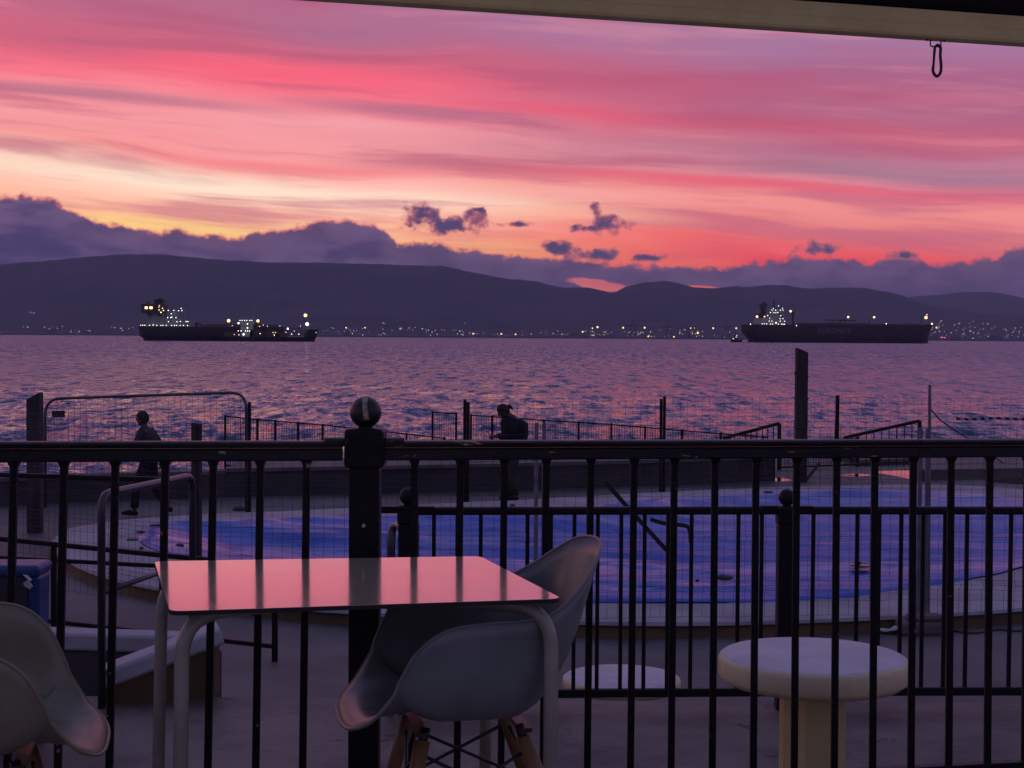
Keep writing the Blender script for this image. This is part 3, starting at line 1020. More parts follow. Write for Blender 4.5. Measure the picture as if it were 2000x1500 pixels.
fo = bpy.data.objects.new('lettering', fmesh)
C.objects.link(fo)
fo.parent = V.t
fo.location = (V.x(1590), -30.15, V.z(650))
fo.rotation_euler = (math.pi / 2, 0, 0)

# tug by the stern of the long tanker
U = Ship('tug', 'small dark tug boat close to the stern of the long tanker', 2700, 1425, 668)
U.part('hull', hull_mesh([(-1, U.x(1428), U.x(1448), 3, .1, .3), (U.z(663), U.x(1426), U.x(1451), 4.5, .1, .3)]), 'hull_black', smooth_shade='angle')
U.box('wheelhouse', 1432, 658, 1440, 663.5, 'ship_dark', 2.6)
U.box('bridge', 1433.5, 655.5, 1438, 658, 'ship_dark', 2)
U.part('mast', MB().tube([(U.x(1436), 0, U.z(656)), (U.x(1436), 0, U.z(650))], 0.4, 6), 'ship_dark')
for px, py in [(1431.5, 661), (1437, 658), (1438.5, 655)]:
    U.lamp(px, py, 'lamp_white', 0.6, -4)

# ------------------------------------------------------------------ ground levels
def slab(name, pts, z0, z1, m):
    mb = MB()
    n = len(pts)
    mb.v = [(x, y, z1) for x, y in pts] + [(x, y, z0) for x, y in pts]
    mb.f = [tuple(range(n))] + [(j, j + n, (j + 1) % n + n, (j + 1) % n) for j in range(n)]
    return obj(name, mb, m, kind='structure')


def railZ(px):
    return 1.0 / (0.2241 - 1.381e-5 * px)


rail_l, rail_r = P(-900, 862, railZ(-900)), P(3000, 857, railZ(3000))
fw = (rail_r - rail_l)
fw.z = 0
fw.normalize()
nrm = Vector((-fw.y, fw.x, 0))         # away from the viewer
e0, e1 = rail_l - nrm * 0.36, rail_r - nrm * 0.36
slab('terrace_floor', [(-3.2, -4), (4.2, -4), (e1.x, e1.y), (e0.x, e0.y)], -0.62, 0.0, 'terrace')
slab('paved_strip', [(-6, 4.2), (7, 4.2), (7, LEDGE), (-0.52, LEDGE), (-0.52, LEDGE + 0.02), (-2.35, LEDGE + 0.02), (-2.35, LEDGE), (-6, LEDGE)], L2 - 0.3, L1, 'concrete')
# stairs from the strip down to the yard
for i in range(5):
    zt = L1 - 0.163 * (i + 1)
    mb = MB().box((-2.20, LEDGE + 0.3 * i, L2 - 0.1), (-0.62, LEDGE + 0.3 * (i + 1), zt))
    o = obj('step', mb, 'concrete_low', kind='structure', bevel=0.01)


# ------------------------------------------------------------------ swimming pool with its cover
RIM = -1.44
rim_px = [(98, 1066), (112, 1045), (150, 1028), (270, 1012), (420, 1003), (560, 997), (700, 991), (860, 983), (1000, 977), (1120, 970), (1230, 964), (1400, 956), (1600, 949), (1800, 946), (1960, 952), (2120, 962), (2300, 985),
          (2420, 1030), (2400, 1085), (2260, 1140), (2120, 1172), (2000, 1187), (1900, 1195), (1730, 1204), (1500, 1213), (1300, 1216), (1100, 1213), (900, 1207), (640, 1190), (460, 1171), (310, 1148), (225, 1130), (150, 1103)]
cov_px = [(272, 1052), (290, 1026), (330, 1018), (420, 1017), (560, 1009), (700, 1004), (860, 1002), (1000, 999), (1090, 994), (1180, 985), (1290, 972), (1420, 965), (1600, 958), (1700, 954), (1800, 957), (1960, 968), (2100, 982), (2220, 1005),
          (2280, 1040), (2200, 1072), (2080, 1092), (2000, 1104), (1950, 1117), (1870, 1131), (1760, 1148), (1690, 1160), (1640, 1163), (1500, 1171), (1300, 1173), (1150, 1171), (980, 1163), (760, 1146), (560, 1122), (420, 1098), (320, 1076)]
rim_out = [Vector((*G(a, b, RIM).to_2d(), RIM)) for a, b in rim_px]
cov_out = [Vector((*G(a, b, RIM + 0.05).to_2d(), RIM + 0.05)) for a, b in cov_px]
rim_c = spline(rim_out, 8, True)
cov_c = spline(cov_out, 8, True)
ctr = Vector((1.2, 20.0, RIM))


def at_angle(curve, th):
    """distance from the pool's middle to the curve in direction th"""
    d = Vector((math.cos(th), math.sin(th)))
    best = 0
    c2 = ctr.to_2d()
    n = len(curve)
    for i in range(n):
        a = curve[i].to_2d() - c2
        b = curve[(i + 1) % n].to_2d() - c2
        e = b - a
        den = d.x * e.y - d.y * e.x
        if abs(den) < 1e-9:
            continue
        t = (a.x * e.y - a.y * e.x) / den
        u = (a.x * d.y - a.y * d.x) / den
        if 0 <= u <= 1 and t > best:
            best = t
    return best


NA = 360
angs = [2 * math.pi * i / NA for i in range(NA)]
rr = [at_angle(rim_c, a) for a in angs]
cr_ = [min(at_angle(cov_c, a), r - 0.08) for a, r in zip(angs, rr)]
yard_edge = [Vector(q) for q in ((-30, LEDGE - 0.1, 0), (34, LEDGE - 0.1, 0), (34, 38.5, 0), (5.75, 38.0, 0), (5.6, 33.6, 0), (0, 31.0, 0), (-30, 28.0, 0))]
# the yard: one sheet round the basin, out to the sea wall
mb = MB()
for a, ro in zip(angs, rr):
    ca, sa = math.cos(a), math.sin(a)
    k = at_angle(yard_edge, a)
    for r, z in ((ro - 0.25, L2), (ro + (k - ro) * 0.5, L2), (k, L2), (k, L2 - 3.0)):
        mb.v.append((ctr.x + r * ca, ctr.y + r * sa, z))
for j in range(NA):
    a, b = j * 4, ((j + 1) % NA) * 4
    for i in range(3):
        mb.f.append((a + i, a + i + 1, b + i + 1, b + i))
obj('pool_yard', mb, 'concrete_low', kind='structure')
pool = thing('swimming_pool', 'low white-rimmed swimming pool with ochre outer wall in the yard', 'pool', (ctr.x, ctr.y, L2))
mb = MB()
rows = [(1.0, RIM - 0.035), (0.985, RIM), (0.5, RIM + 0.015), (0.0, RIM + 0.02), (-0.25, RIM - 0.5)]
for k, z in rows:
    for a, ro, rc in zip(angs, rr, cr_):
        r = rc + (ro - rc) * k if k >= 0 else rc - 0.5
        wob = 0.012 * mnoise.noise(Vector((math.cos(a) * 9, math.sin(a) * 9, k * 3)))
        mb.v.append((ctr.x + r * math.cos(a), ctr.y + r * math.sin(a), z + wob * (0 < k < 1)))
for i in range(len(rows) - 1):
    for j in range(NA):
        a, b = i * NA + j, i * NA + (j + 1) % NA
        mb.f.append((a, b, b + NA, a + NA))
obj('rim', mb, 'white_rim', pool, smooth_shade='angle')
mb = MB()
for k, z in ((0.03, L2 - 0.05), (-0.045, RIM - 0.0355), (-0.3, RIM - 0.036)):
    for a, ro in zip(angs, rr):
        mb.v.append((ctr.x + (ro + k) * math.cos(a), ctr.y + (ro + k) * math.sin(a), z))
for i in range(2):
    for j in range(NA):
        a, b = i * NA + j, i * NA + (j + 1) % NA
        mb.f.append((a, b, b + NA, a + NA))
obj('outer_wall', mb, 'ochre_paint', pool, smooth_shade='angle')

mb = MB()
NR = 70
for i in range(NR + 1):
    f = i / NR
    for a, rc in zip(angs, cr_):
        q = f
        r = rc * q
        x, y = ctr.x + r * math.cos(a), ctr.y + r * math.sin(a)
        d = rc - r                                        # distance in from the edge
        wide = 1.4 + 0.7 * mnoise.noise(Vector((x * 0.4, y * 0.4, 0.3)))
        sag = 0.30 * (1 - math.exp(-(max(d - 0.15, 0) / wide) ** 1.3))
        if math.sin(a) < 0:
            sag *= 0.42
        u = y * 1.0 + 0.16 * x + 0.55 * mnoise.noise(Vector((x * 0.35, y * 0.5, 2.2)))
        wr = 0.06 * max(0, math.sin(u * 1.5)) ** 5 + 0.04 * max(0, math.sin(u * 2.9 + 1.0 + 0.5 * x)) ** 9 * max(0, math.sin(x * 0.9 + y))
        wr += 0.05 * mnoise.fractal(Vector((x * 0.55, y * 1.2, 4.0)), 0.8, 2.0, 4)
        edge = min(1.0, d / 0.25)
        lift = 0.045 * max(0, mnoise.noise(Vector((x * 0.7, y * 0.7, 9.0)))) * (1 - edge)
        z = RIM + 0.045 - sag + wr * (0.35 + 0.65 * edge) + lift
        if i == NR:
            z = RIM + 0.024 + lift
        mb.v.append((x, y, z))
for i in range(NR):
    for j in range(NA):
        a, b = i * NA + j, i * NA + (j + 1) % NA
        mb.f.append((a, b, b + NA, a + NA))
tag(obj('pool_cover', mb, 'tarpaulin', smooth_shade=True), 'wrinkled blue tarpaulin sagging over the swimming pool', 'pool cover')


def blob(name, px, py, z, w, h, label, cat, m='stone', group=None, flat=0.6):
    p = G(px, py, z)
    mb = MB().ball((0, 0, 0), 1, 12, 8)
    sx = w * p.y / F / 2
    sz = h * p.y / F / 2
    mb.v = [(p.x + x * sx * (1 + 0.25 * mnoise.noise(Vector((x * 2 + px, y * 2, z0)))), p.y + y * sx * flat, z + sz * 0.7 + zz * sz * (1 + 0.3 * mnoise.noise(Vector((x * 3, y * 3 + px, zz * 2)))))
            for x, y, zz, z0 in [(*q, q[2]) for q in mb.v]]
    return tag(obj(name, mb, m, smooth_shade=True), label, cat, group)


blob('stone', 351, 1069, RIM - 0.02, 18, 9, 'dark stone lying alone on the pale left end of the pool', 'stone')
blob('plastic_scrap', 305, 1027, RIM + 0.04, 28, 4, 'flat dark scrap on the far left rim of the pool', 'debris', 'plastic_dark')
blob('plastic_scrap', 275, 1040, RIM + 0.03, 20, 4, 'dark scrap lying beside the left end of the blue tarpaulin', 'debris', 'plastic_dark')
blob('plastic_scrap', 258, 1055, RIM + 0.02, 24, 4, 'thin dark scrap on the white pool rim at the far left', 'debris', 'plastic_dark')
blob('stone', 276, 1072, RIM + 0.02, 10, 5, 'small dark stone on the white rim at the left end of the pool', 'stone')
blob('stone', 1001, 991, RIM + 0.03, 11, 8, 'small stone on the far rim left of the thin fence post', 'stone')
blob('stone', 1362, 1136, RIM + 0.0, 9, 6, 'small round stone on the tarpaulin left of a heaped fold', 'stone')
blob('cloth_heap', 1415, 1132, RIM + 0.0, 34, 12, 'small dark heap of cloth lying on the tarpaulin', 'debris', 'bag')
blob('plastic_scrap', 1182, 1172, RIM + 0.03, 44, 4, 'dark scrap at the near edge of the tarpaulin beside the chair', 'debris', 'plastic_dark')
blob('plastic_scrap', 1500, 963, RIM + 0.03, 20, 5, 'dark scrap on the far pool rim below the tall wooden post', 'debris', 'plastic_dark')
blob('sandbag', 467, 997, L2, 26, 11, 'dark sandbag at the foot of the round-cornered fence panel', 'sandbag', 'bag')
# plastic lid lying on the tarpaulin, with something dark on it
p = G(1680, 1110, RIM - 0.02)
lid = thing('shallow_dish', 'shallow dish full of water lying flat on the blue tarpaulin at the right', 'dish', (p.x, p.y, RIM + 0.02))
k = 20 * p.y / F
obj('plate', MB().lathe([(k * 0.95, -0.004), (k, 0.006), (k * 0.96, 0.012), (k * 0.88, 0.006)], (p.x, p.y, RIM + 0.02), 28, 1, 1.6), 'puddle', lid, smooth_shade='angle')
obj('dark_lump', MB().ball((p.x - k * 0.2, p.y + 0.02, RIM + 0.045), k * 0.32, 10, 6, 1.2, 1, 0.5), 'plastic_dark', lid, smooth_shade=True)

# ------------------------------------------------------------------ puddles in the yard
def puddle(pts, label):
    q = [G(a, b, L2 + 0.004) for a, b in pts]
    s = spline(q, 5, True)
    mb = MB()
    mb.v = [tuple(v) for v in s]
    mb.f = [tuple(range(len(s)))]
    o = obj('puddle', mb, 'puddle')
    if (Vector(s[1]) - Vector(s[0])).cross(Vector(s[2]) - Vector(s[1])).z < 0:
        o.data.flip_normals()
    tag(o, label, 'puddle')


puddle([(1512, 934), (1530, 933), (1546, 938), (1530, 940), (1513, 939)], 'small shining puddle just left of the tall wooden post')
puddle([(1640, 929), (1668, 925), (1702, 928), (1670, 931)], 'narrow shining puddle right of the tall wooden post')
puddle([(1712, 922), (1745, 918), (1790, 917), (1822, 925), (1815, 939), (1780, 936), (1745, 929)], 'largest shining puddle in the yard, beside the grey fence post')
puddle([(1935, 940), (1970, 935), (2030, 932), (2060, 942), (2000, 945)], 'shining puddle at the right edge of the yard')

# ------------------------------------------------------------------ sea wall
def wall(name, base, ztop, thick, label, cap=True):
    b = [Vector((*G(a, c, L2).to_2d(), 0)) for a, c in base]
    t = thing(name, label, 'wall', (b[0].x, b[0].y, L2))
    mb = MB()
    for q in b:
        mb.v += [(q.x, q.y, L2 - 2.5), (q.x, q.y, ztop), (q.x, q.y + thick, ztop), (q.x, q.y + thick, L2 - 2.5)]
    n = len(b)
    for i in range(n - 1):
        a = i * 4
        mb.f += [(a, a + 4, a + 5, a + 1), (a + 1, a + 5, a + 6, a + 2), (a + 2, a + 6, a + 7, a + 3)]
    mb.f += [(0, 1, 2, 3), (n * 4 - 1, n * 4 - 2, n * 4 - 3, n * 4 - 4)]
    obj('body', mb, 'concrete_dark', t)
    if cap:
        mb = MB()
        for q in b:
            mb.v += [(q.x, q.y - 0.04, ztop - 0.055), (q.x, q.y - 0.04, ztop + 0.012), (q.x, q.y + thick + 0.02, ztop + 0.012), (q.x, q.y + thick + 0.02, ztop - 0.055)]
        for i in range(n - 1):
            a = i * 4
            mb.f += [(a, a + 4, a + 5, a + 1), (a + 1, a + 5, a + 6, a + 2), (a + 2, a + 6, a + 7, a + 3), (a, a + 3, a + 7, a + 4)]
        mb.f += [(0, 1, 2, 3), (n * 4 - 1, n * 4 - 2, n * 4 - 3, n * 4 - 4)]
        obj('cap', mb, 'concrete_cap', t)
    return t


wall('sea_wall', [(-500, 1012), (-200, 998), (0, 989), (100, 983), (300, 976), (440, 971)], -1.12, 0.35, 'low dark concrete sea wall at the left, open sea right behind it')
wall('sea_wall', [(440.5, 971), (700, 965), (1000, 958), (1300, 948), (1514, 939)], -1.08, 2.2, 'broad dark concrete sea wall with pale edge behind the standing person')
wall('sea_wall', [(1674, 910), (1800, 906), (2000, 904), (2300, 902)], -1.47, 1.6, 'low dark concrete kerb wall right of the mesh gate')
# low kerbed platform at the right end of the yard
mb = MB()
q = [G(1795, 938, L2), G(2040, 933, L2), G(2400, 930, L2)]
for v in q:
    mb.v += [(v.x, v.y, L2 - 0.1), (v.x, v.y, L2 + 0.22), (v.x + 0.6, v.y + 2.6, L2 + 0.26), (v.x + 0.6, v.y + 2.6, L2 - 0.1)]
for i in range(2):
    a = i * 4
    mb.f += [(a, a + 4, a + 5, a + 1), (a + 1, a + 5, a + 6, a + 2)]
mb.f += [(0, 1, 2, 3)]
obj('raised_platform', mb, 'concrete_low', kind='structure')

# ------------------------------------------------------------------ fences at the sea edge
def bar_fence(name, tops, z_drop, Y, posts, label, pitch=5.0, group=None):
    """railing of thin upright bars; tops = pixel line of the upper rail"""
    t0 = P(*tops[0], Y)
    t = thing(name, label, 'fence', (t0.x, Y, t0.z - z_drop), group)
    xs = [q[0] for q in tops]
    ys = [q[1] for q in tops]
    line = [P(a, b, Y) for a, b in tops]
    obj('top_rail', MB().sweep(line, [(-.018, -.014), (.018, -.014), (.018, .014), (-.018, .014)]), 'black_far', t)
    obj('bottom_rail', MB().sweep([q - Vector((0, 0, z_drop - 0.1)) for q in line], [(-.02, -.02), (.02, -.02), (.02, .02), (-.02, .02)]), 'black_far', t)
    mb = MB()
    x = xs[0]
    while x <= xs[-1]:
        q = P(x, np.interp(x, xs, ys), Y)
        mb.bar(q, q - Vector((0, 0, z_drop - 0.1)), 0.0095)
        x += pitch
    obj('bars', mb, 'black_far', t, kind='stuff')
    for px in posts:
        q = P(px, np.interp(px, xs, ys), Y)
        obj('post', MB().bar(q + Vector((0, 0, 0.03)), q - Vector((0, 0, z_drop)), 0.048), 'black_far', t)
    return t


bar_fence('guard_rail', [(440, 813), (500, 819), (640, 831), (770, 845), (870, 856)], 1.25, 36, [440, 503, 538, 582, 630, 700, 794, 868], 'dark barred guard rail sinking to the right behind the ball-topped post')
bar_fence('guard_rail', [(845, 805), (891, 808)], 1.5, 35, [845, 891], 'short upright barred gate panel left of the standing person', 4.5)
bar_fence('guard_rail', [(920, 811), (1060, 821), (1130, 825), (1194, 829), (1260, 835), (1332, 841), (1408, 847), (1500, 854)], 1.25, 35.2, [920, 961, 1062, 1130, 1194, 1260, 1332, 1408, 1490],
          'dark barred guard rail running down to the right behind the standing person')


def stair_rail(a, b, Y, label, post_bottom):
    p, q = P(*a, Y), P(*b, Y)
    t = thing('stair_rail', label, 'handrail', (q.x, Y, q.z - 1.0))
    obj('handrail', MB().tube([p, q], 0.035, 8), 'black_far', t)
    obj('post', MB().bar(q, P(b[0], post_bottom, Y), 0.07), 'black_far', t)
    mb = MB()
    n = 10
    for i in range(1, n):
        u = p.lerp(q, i / n)
        mb.bar(u, Vector((u.x, u.y, P(b[0], post_bottom, Y).z)), 0.018)
    obj('bars', mb, 'black_far', t, kind='stuff')


stair_rail((1412, 856), (1522, 827), 31.8, 'dark sloping stair rail left of the tall wooden post', 917)
stair_rail((1648, 855), (1796, 822), 31.5, 'dark sloping stair rail left of the thin grey pole', 912)
# mesh gate closing the gap of the sea wall
gp0, gp1 = P(1522, 893, 34.9), P(1674, 884, 35.9)
gate = thing('mesh_gate', 'dark mesh gate in the gap of the sea wall', 'gate', (gp0.x, gp0.y, L2))
mb = MB()
for i in range(31):
    u = gp0.lerp(gp1, i / 30)
    mb.bar((u.x, u.y, L2 + 0.06), (u.x, u.y, -0.95), 0.012)
for i in range(9):
    z = L2 + 0.06 + i * 0.075
    mb.bar((gp0.x, gp0.y, z), (gp1.x, gp1.y, z), 0.010)
obj('mesh', mb, 'wire', gate, kind='stuff')
for g in (gp0, gp1):
    obj('post', MB().bar((g.x, g.y, L2), (g.x, g.y, -0.9), 0.07), 'black_far', gate)
obj('frame', MB().bar((gp0.x, gp0.y, L2 + 0.05), (gp1.x, gp1.y, L2 + 0.05), 0.04).bar((gp0.x, gp0.y, -0.95), (gp1.x, gp1.y, -0.95), 0.04), 'black_far', gate)


# ------------------------------------------------------------------ mesh fence panels
def mesh_panel(name, A_, B_, ztop_a, ztop_b, zbot, label, pitch=0.105, wire=0.0042, hgaps=None, group=None, posts=(), post_m='galv', kinks=True, post_r=0.021):
    t = thing(name, label, 'fence', (A_.x, A_.y, L2), group)
    mb = MB()
    L = (B_ - A_).to_2d().length
    n = int(L / pitch)
    folds = [0.16, 0.42, 0.70, 0.92]
    for i in range(n + 1):
        u = i / n
        x, y = A_.x + (B_.x - A_.x) * u, A_.y + (B_.y - A_.y) * u
        zt = ztop_a + (ztop_b - ztop_a) * u
        jx = random.uniform(-.008, .008)
        if kinks:
            path = [(x + jx, y, zbot)]
            for f in folds:
                z = zbot + (zt - zbot) * f
                path += [(x + jx, y, z - 0.05), (x + jx + 0.012, y - 0.022, z), (x + jx, y, z + 0.05)]
            path.append((x, y, zt))
        else:
            path = [(x, y, zbot), (x, y, zt)]
        mb.tube(path, wire / 2, 3, False)
    hs = []
    if kinks:
        for f in folds:
            z = (f)
            hs += [z - 0.026, z, z + 0.026]
        hs += [0.0, 0.08, 0.29, 0.35, 0.56, 0.63, 0.81, 1.0]
    else:
        hs = [i / 14 for i in range(15)]
    for h in hs:
        za = zbot + (ztop_a - zbot) * h
        zb = zbot + (ztop_b - zbot) * h
        mid = [(A_.x + (B_.x - A_.x) * k / 8, A_.y + (B_.y - A_.y) * k / 8, za + (zb - za) * k / 8 - 0.006 * math.sin(k * 1.9 + h * 9)) for k in range(9)]
        mb.tube(mid, wire / 2, 3, False)
    obj('wire_mesh', mb, 'wire', t, kind='stuff')
    for (px, pt, Y, zb) in posts:
        top = P(px, pt, Y)
        obj('post', MB().tube([(top.x, Y, zb), (top.x, Y, top.z)], post_r, 8), post_m, t)
    return t


def gp(px, Y):
    q = P(px, 1000, Y)
    return Vector((q.x, Y, L2))


# near panels, just this side of the pool wall
ZT = P(1055, 828, 15.25).z
ZB = P(1055, 1207, 15.25).z
NF = 'wire mesh panels along the near side of the pool'
mesh_panel('wire_fence', gp(20, 17.2), gp(378, 15.6), ZT - 0.02, P(384, 828, 15.6).z, ZB, 'wire mesh panel before the pale left end of the pool', posts=[(379, 826, 15.6, L2), (389, 828, 15.62, L2)], group=NF, post_m='wood_post', post_r=0.03)
mesh_panel('wire_fence', gp(391, 15.6), gp(1046, 15.2), P(384, 828, 15.6).z, ZT, ZB, 'wire mesh panel before the dark blue part of the pool cover', posts=[(1048, 826, 15.2, L2)], group=NF)
mesh_panel('wire_fence', gp(1062, 15.2), gp(1800, 15.6), ZT, P(1800, 836, 15.6).z, ZB, 'wire mesh panel before the wrinkled middle of the pool cover', posts=[(1063, 826, 15.2, L2), (1798, 836, 15.6, L2)], group=NF)
mesh_panel('wire_fence', gp(1812, 15.6), gp(2330, 15.4), P(1800, 836, 15.6).z, ZT, ZB, 'wire mesh panel at the right edge of the yard, beyond the thin tall pole', posts=[(1812, 836, 15.62, L2)], group=NF)
# tall thin pole in its concrete foot
p = P(1816, 752, 15.75)
pole = thing('thin_pole', 'tall thin grey pole rising from a concrete foot at the right', 'pole', (p.x, 15.75, L2))
obj('tube', MB().tube([(p.x + 0.02, 15.75, L2 + 0.1), (p.x, 15.75, p.z)], 0.017, 8), 'galv', pole)
ft = thing('fence_foot', 'small rounded concrete foot under the thin grey pole', 'concrete foot', (p.x, 15.6, L2))
obj('block', MB().box((p.x - 0.36, 15.42, L2), (p.x + 0.20, 15.68, L2 + 0.13)), 'concrete_cap', ft, bevel=0.03)
obj('block_top', MB().box((p.x - 0.25, 15.46, L2 + 0.13), (p.x + 0.10, 15.64, L2 + 0.20)), 'concrete_cap', ft, bevel=0.03)
# cable trailing from the foot over the ground
cp = [G(1725, 1232, L2 + .012), G(1750, 1229, L2 + .012), G(1775, 1220, L2 + .012), G(1800, 1226, L2 + .012), G(1850, 1230, L2 + .012), G(1900, 1236, L2 + .012), G(1950, 1229, L2 + .012), G(1985, 1232, L2 + .012), G(2040, 1225, L2 + .012)]
tag(obj('cable', MB().tube(spline(cp, 6), 0.010, 6), 'plastic_dark', smooth_shade=True), 'dark cable trailing over the ground past the concrete foot', 'cable')
pb = [G(1722, 1230, L2 + .03), G(1735, 1232, L2 + .03), G(1752, 1226, L2 + .06), G(1770, 1216, L2 + .04)]
tag(obj('plastic_sheet', MB().sweep(spline(pb, 5), [(-.05, -.004), (.05, -.004), (.03, .02), (-.03, .018)]), 'plastic_white', smooth_shade=True), 'crumpled strip of pale plastic left of the concrete foot', 'debris')

# far panels before the sea wall
FF = 'thin mesh panels along the sea wall'


def far_panel(pa, Ya, pb, Yb, ta, tb, label, posts):
    a, b = gp(pa, Ya), gp(pb, Yb)
    return mesh_panel('sea_fence', a, b, P(pa, ta, Ya).z, P(pb, tb, Yb).z, L2 + 0.1, label, 0.16, 0.006, None, FF, posts, 'black_far', False, 0.03)


far_panel(914, 27.7, 1292, 29.5, 786, 782, 'thin mesh panel behind the standing person', [(908, 780, 27.7, L2), (914.5, 785, 27.75, L2)])
far_panel(1298, 29.5, 1628, 31.0, 776, 776, 'thin mesh panel before the tall wooden post', [(1291.5, 779, 29.5, L2), (1298, 774, 29.55, L2)])
far_panel(1641, 31.0, 1985, 31.0, 776, 780, 'thin mesh panel right of the tall wooden post', [(1637, 772, 31.0, L2)])
q = P(1637, 772, 31.0)
obj('post', MB().tube([(P(1631, 900, 31.0).x, 31.0, L2), (q.x - 0.02, 31.0, q.z)], 0.028, 8), 'black_far', bpy.data.objects['sea_fence.002'])

# panel with rounded upper corners at the left
Yp = 25.6
a0, a1 = P(88, 779, Yp + 0.3), P(481, 766, Yp)
rp_ = thing('temporary_fence', 'temporary fence panel with round upper corners and mesh at the left', 'fence', (a0.x, Yp, L2))
obj('frame', MB().tube(round_path([(a0.x, a0.y, L2 + 0.05), a0, a1, (a1.x, a1.y, L2 + 0.02)], 0.28, 8), 0.026, 8), 'pipe_dark', rp_, smooth_shade=True)
mb = MB()
for i in range(1, 34):
    u = a0.lerp(a1, i / 34)
    mb.tube([(u.x, u.y, L2 + 0.1), (u.x, u.y, u.z)], 0.0028, 3, False)
for i in range(1, 15):
    u = i / 15
    za, zb = L2 + 0.1 + (a0.z - L2 - 0.1) * u, L2 + 0.1 + (a1.z - L2 - 0.1) * u
    mb.tube([(a0.x, a0.y, za), (a1.x, a1.y, zb)], 0.0028, 3, False)
obj('wire_mesh', mb, 'wire', rp_, kind='stuff')
s0 = P(102, 802, Yp + 0.28)
s1 = P(127, 815, Yp + 0.28)
obj('sign_plate', MB().box((s0.x, s0.y - 0.02, s1.z), (s1.x, s0.y, s0.z)), 'plastic_dark', rp_)
b_ = P(487, 785, Yp - 0.15)
obj('clamp_post', MB().tube([(b_.x, b_.y, L2), b_], 0.03, 8), 'black_far', rp_)

# striped barrier tape and its guy line at the far right
Yt = 19.0
mbw, mbd = MB(), MB()
tp = thing('barrier_tape', 'striped barrier tape strung across the sea view at the far right', 'tape', tuple(P(1868, 818, Yt)))
for i in range(26):
    x0 = 1866 + i * 8
    a, b = P(x0, 815 + 1.0 * math.sin(i * .5), Yt), P(x0 + 8, 815 + 1.0 * math.sin((i + 1) * .5), Yt)
    dz = Vector((0.016, 0, -0.036))
    (mbd if i % 2 == 0 else mbw).add([a, b, b + dz, a + dz, a + Vector((0, .004, 0)), b + Vector((0, .004, 0)), b + dz + Vector((0, .004, 0)), a + dz + Vector((0, .004, 0))], [(0, 3, 2, 1), (4, 5, 6, 7), (0, 1, 5, 4), (3, 7, 6, 2)])
obj('dark_stripes', mbd, 'tape_dark', tp)
obj('pale_stripes', mbw, mat('tape_clear', (0.42, 0.34, 0.44), 0.35), tp)
tag(obj('guy_line', MB().tube([P(1818, 800, 15.75), P(1836, 820, 15.9), P(1862, 838, 16.2), P(1890, 856, 16.5), P(1960, 905, 17.3)], 0.008, 5), 'plastic_dark'), 'dark guy line slanting down from the thin grey pole', 'rope')
# strap hanging across the pool in front of the mesh
q0, q1, q2 = P(1181, 940, 15.1), P(1232, 998, 15.1), P(1303, 1076, 15.1)
st = obj('strap', MB().sweep([q0, q1, q2], [(-.022, -.006), (.022, -.006), (.022, .006), (-.022, .006)], up=(0, 1, 0)), 'plastic_dark')
tag(st, 'black strap hanging diagonally in front of the pool cover', 'strap')
tag(obj('strap', MB().sweep(spline([P(1270, 1014, 15.15), P(1296, 1022, 15.15), P(1325, 1025, 15.15), P(1345, 1031, 15.15), P(1349, 1060, 15.15)], 5), [(-.02, -.005), (.02, -.005), (.02, .005), (-.02, .005)], up=(0, 1, 0)), 'plastic_dark'),
    'short black strap hooked on the mesh above the pool cover', 'strap')

# ------------------------------------------------------------------ wooden posts
def wood_post(px0, px1, ytop, ybase, slant, label, Y=None):
    b = G((px0 + px1) / 2, ybase, L2)
    Y = b.y
    w = (px1 - px0) * Y / F
    zt = P((px0 + px1) / 2, ytop, Y).z
    x = P((px0 + px1) / 2, ytop, Y).x
    t = thing('wooden_post', label, 'post', (x, Y, L2))
    mb = MB()
    nseg = 14
    for i in range(nseg + 1):
        z = L2 + (zt - L2) * i / nseg
        for j, (sx, sy) in enumerate(((-1, -1), (1, -1), (1, 1), (-1, 1))):
            jx = 0.006 * mnoise.noise(Vector((i * 0.9, j * 3.1, px0)))
            zz = z - (slant * w * (0.5 + 0.5 * sx) if i == nseg else 0)
            mb.v.append((x + sx * w / 2 + jx, Y + sy * w / 2 + jx, zz))
    for i in range(nseg):
        for j in range(4):
            a, b2 = i * 4 + j, i * 4 + (j + 1) % 4
            mb.f.append((a, b2, b2 + 4, a + 4))
    mb.f.append(tuple(nseg * 4 + j for j in range(4)))
    obj('timber', mb, 'wood_post', t, bevel=0.008)
    return t, x, Y, w, zt


t, x, Y, w, zt = wood_post(1555, 1577, 679, 941, 0.42, 'tall dark wooden post with slanted top against the sea')
for py, sx in ((729, -1), (778, 1)):
    q = P(1566, py, Y)
    obj('bolt', MB().tube([(x + sx * w * 0.5, Y - 0.02, q.z), (x + sx * (w * 0.5 + 0.03), Y - 0.02, q.z)], 0.025, 8), 'wood_post', t)
wood_post(55, 81, 780, 1040, -0.55, 'thick dark wooden post beside the round-cornered fence panel')
# shorter leaning brace against the tall post
tag(obj('brace', MB().bar(G(1572, 941, L2), P(1600, 905, 32.5), 0.05), 'wood_post'), 'thin brace leaning at the foot of the tall wooden post', 'brace')


# ------------------------------------------------------------------ railing between strip and yard
def rail2Z(px):
    return 1.0 / np.interp(px, [795, 2000], [1 / 8.15, 1 / 8.36])


def baluster_mesh_between(a, b, w):
    return MB().bar(a, b, w, w, up=(0, 1, 0), bevel=w * 0.15)


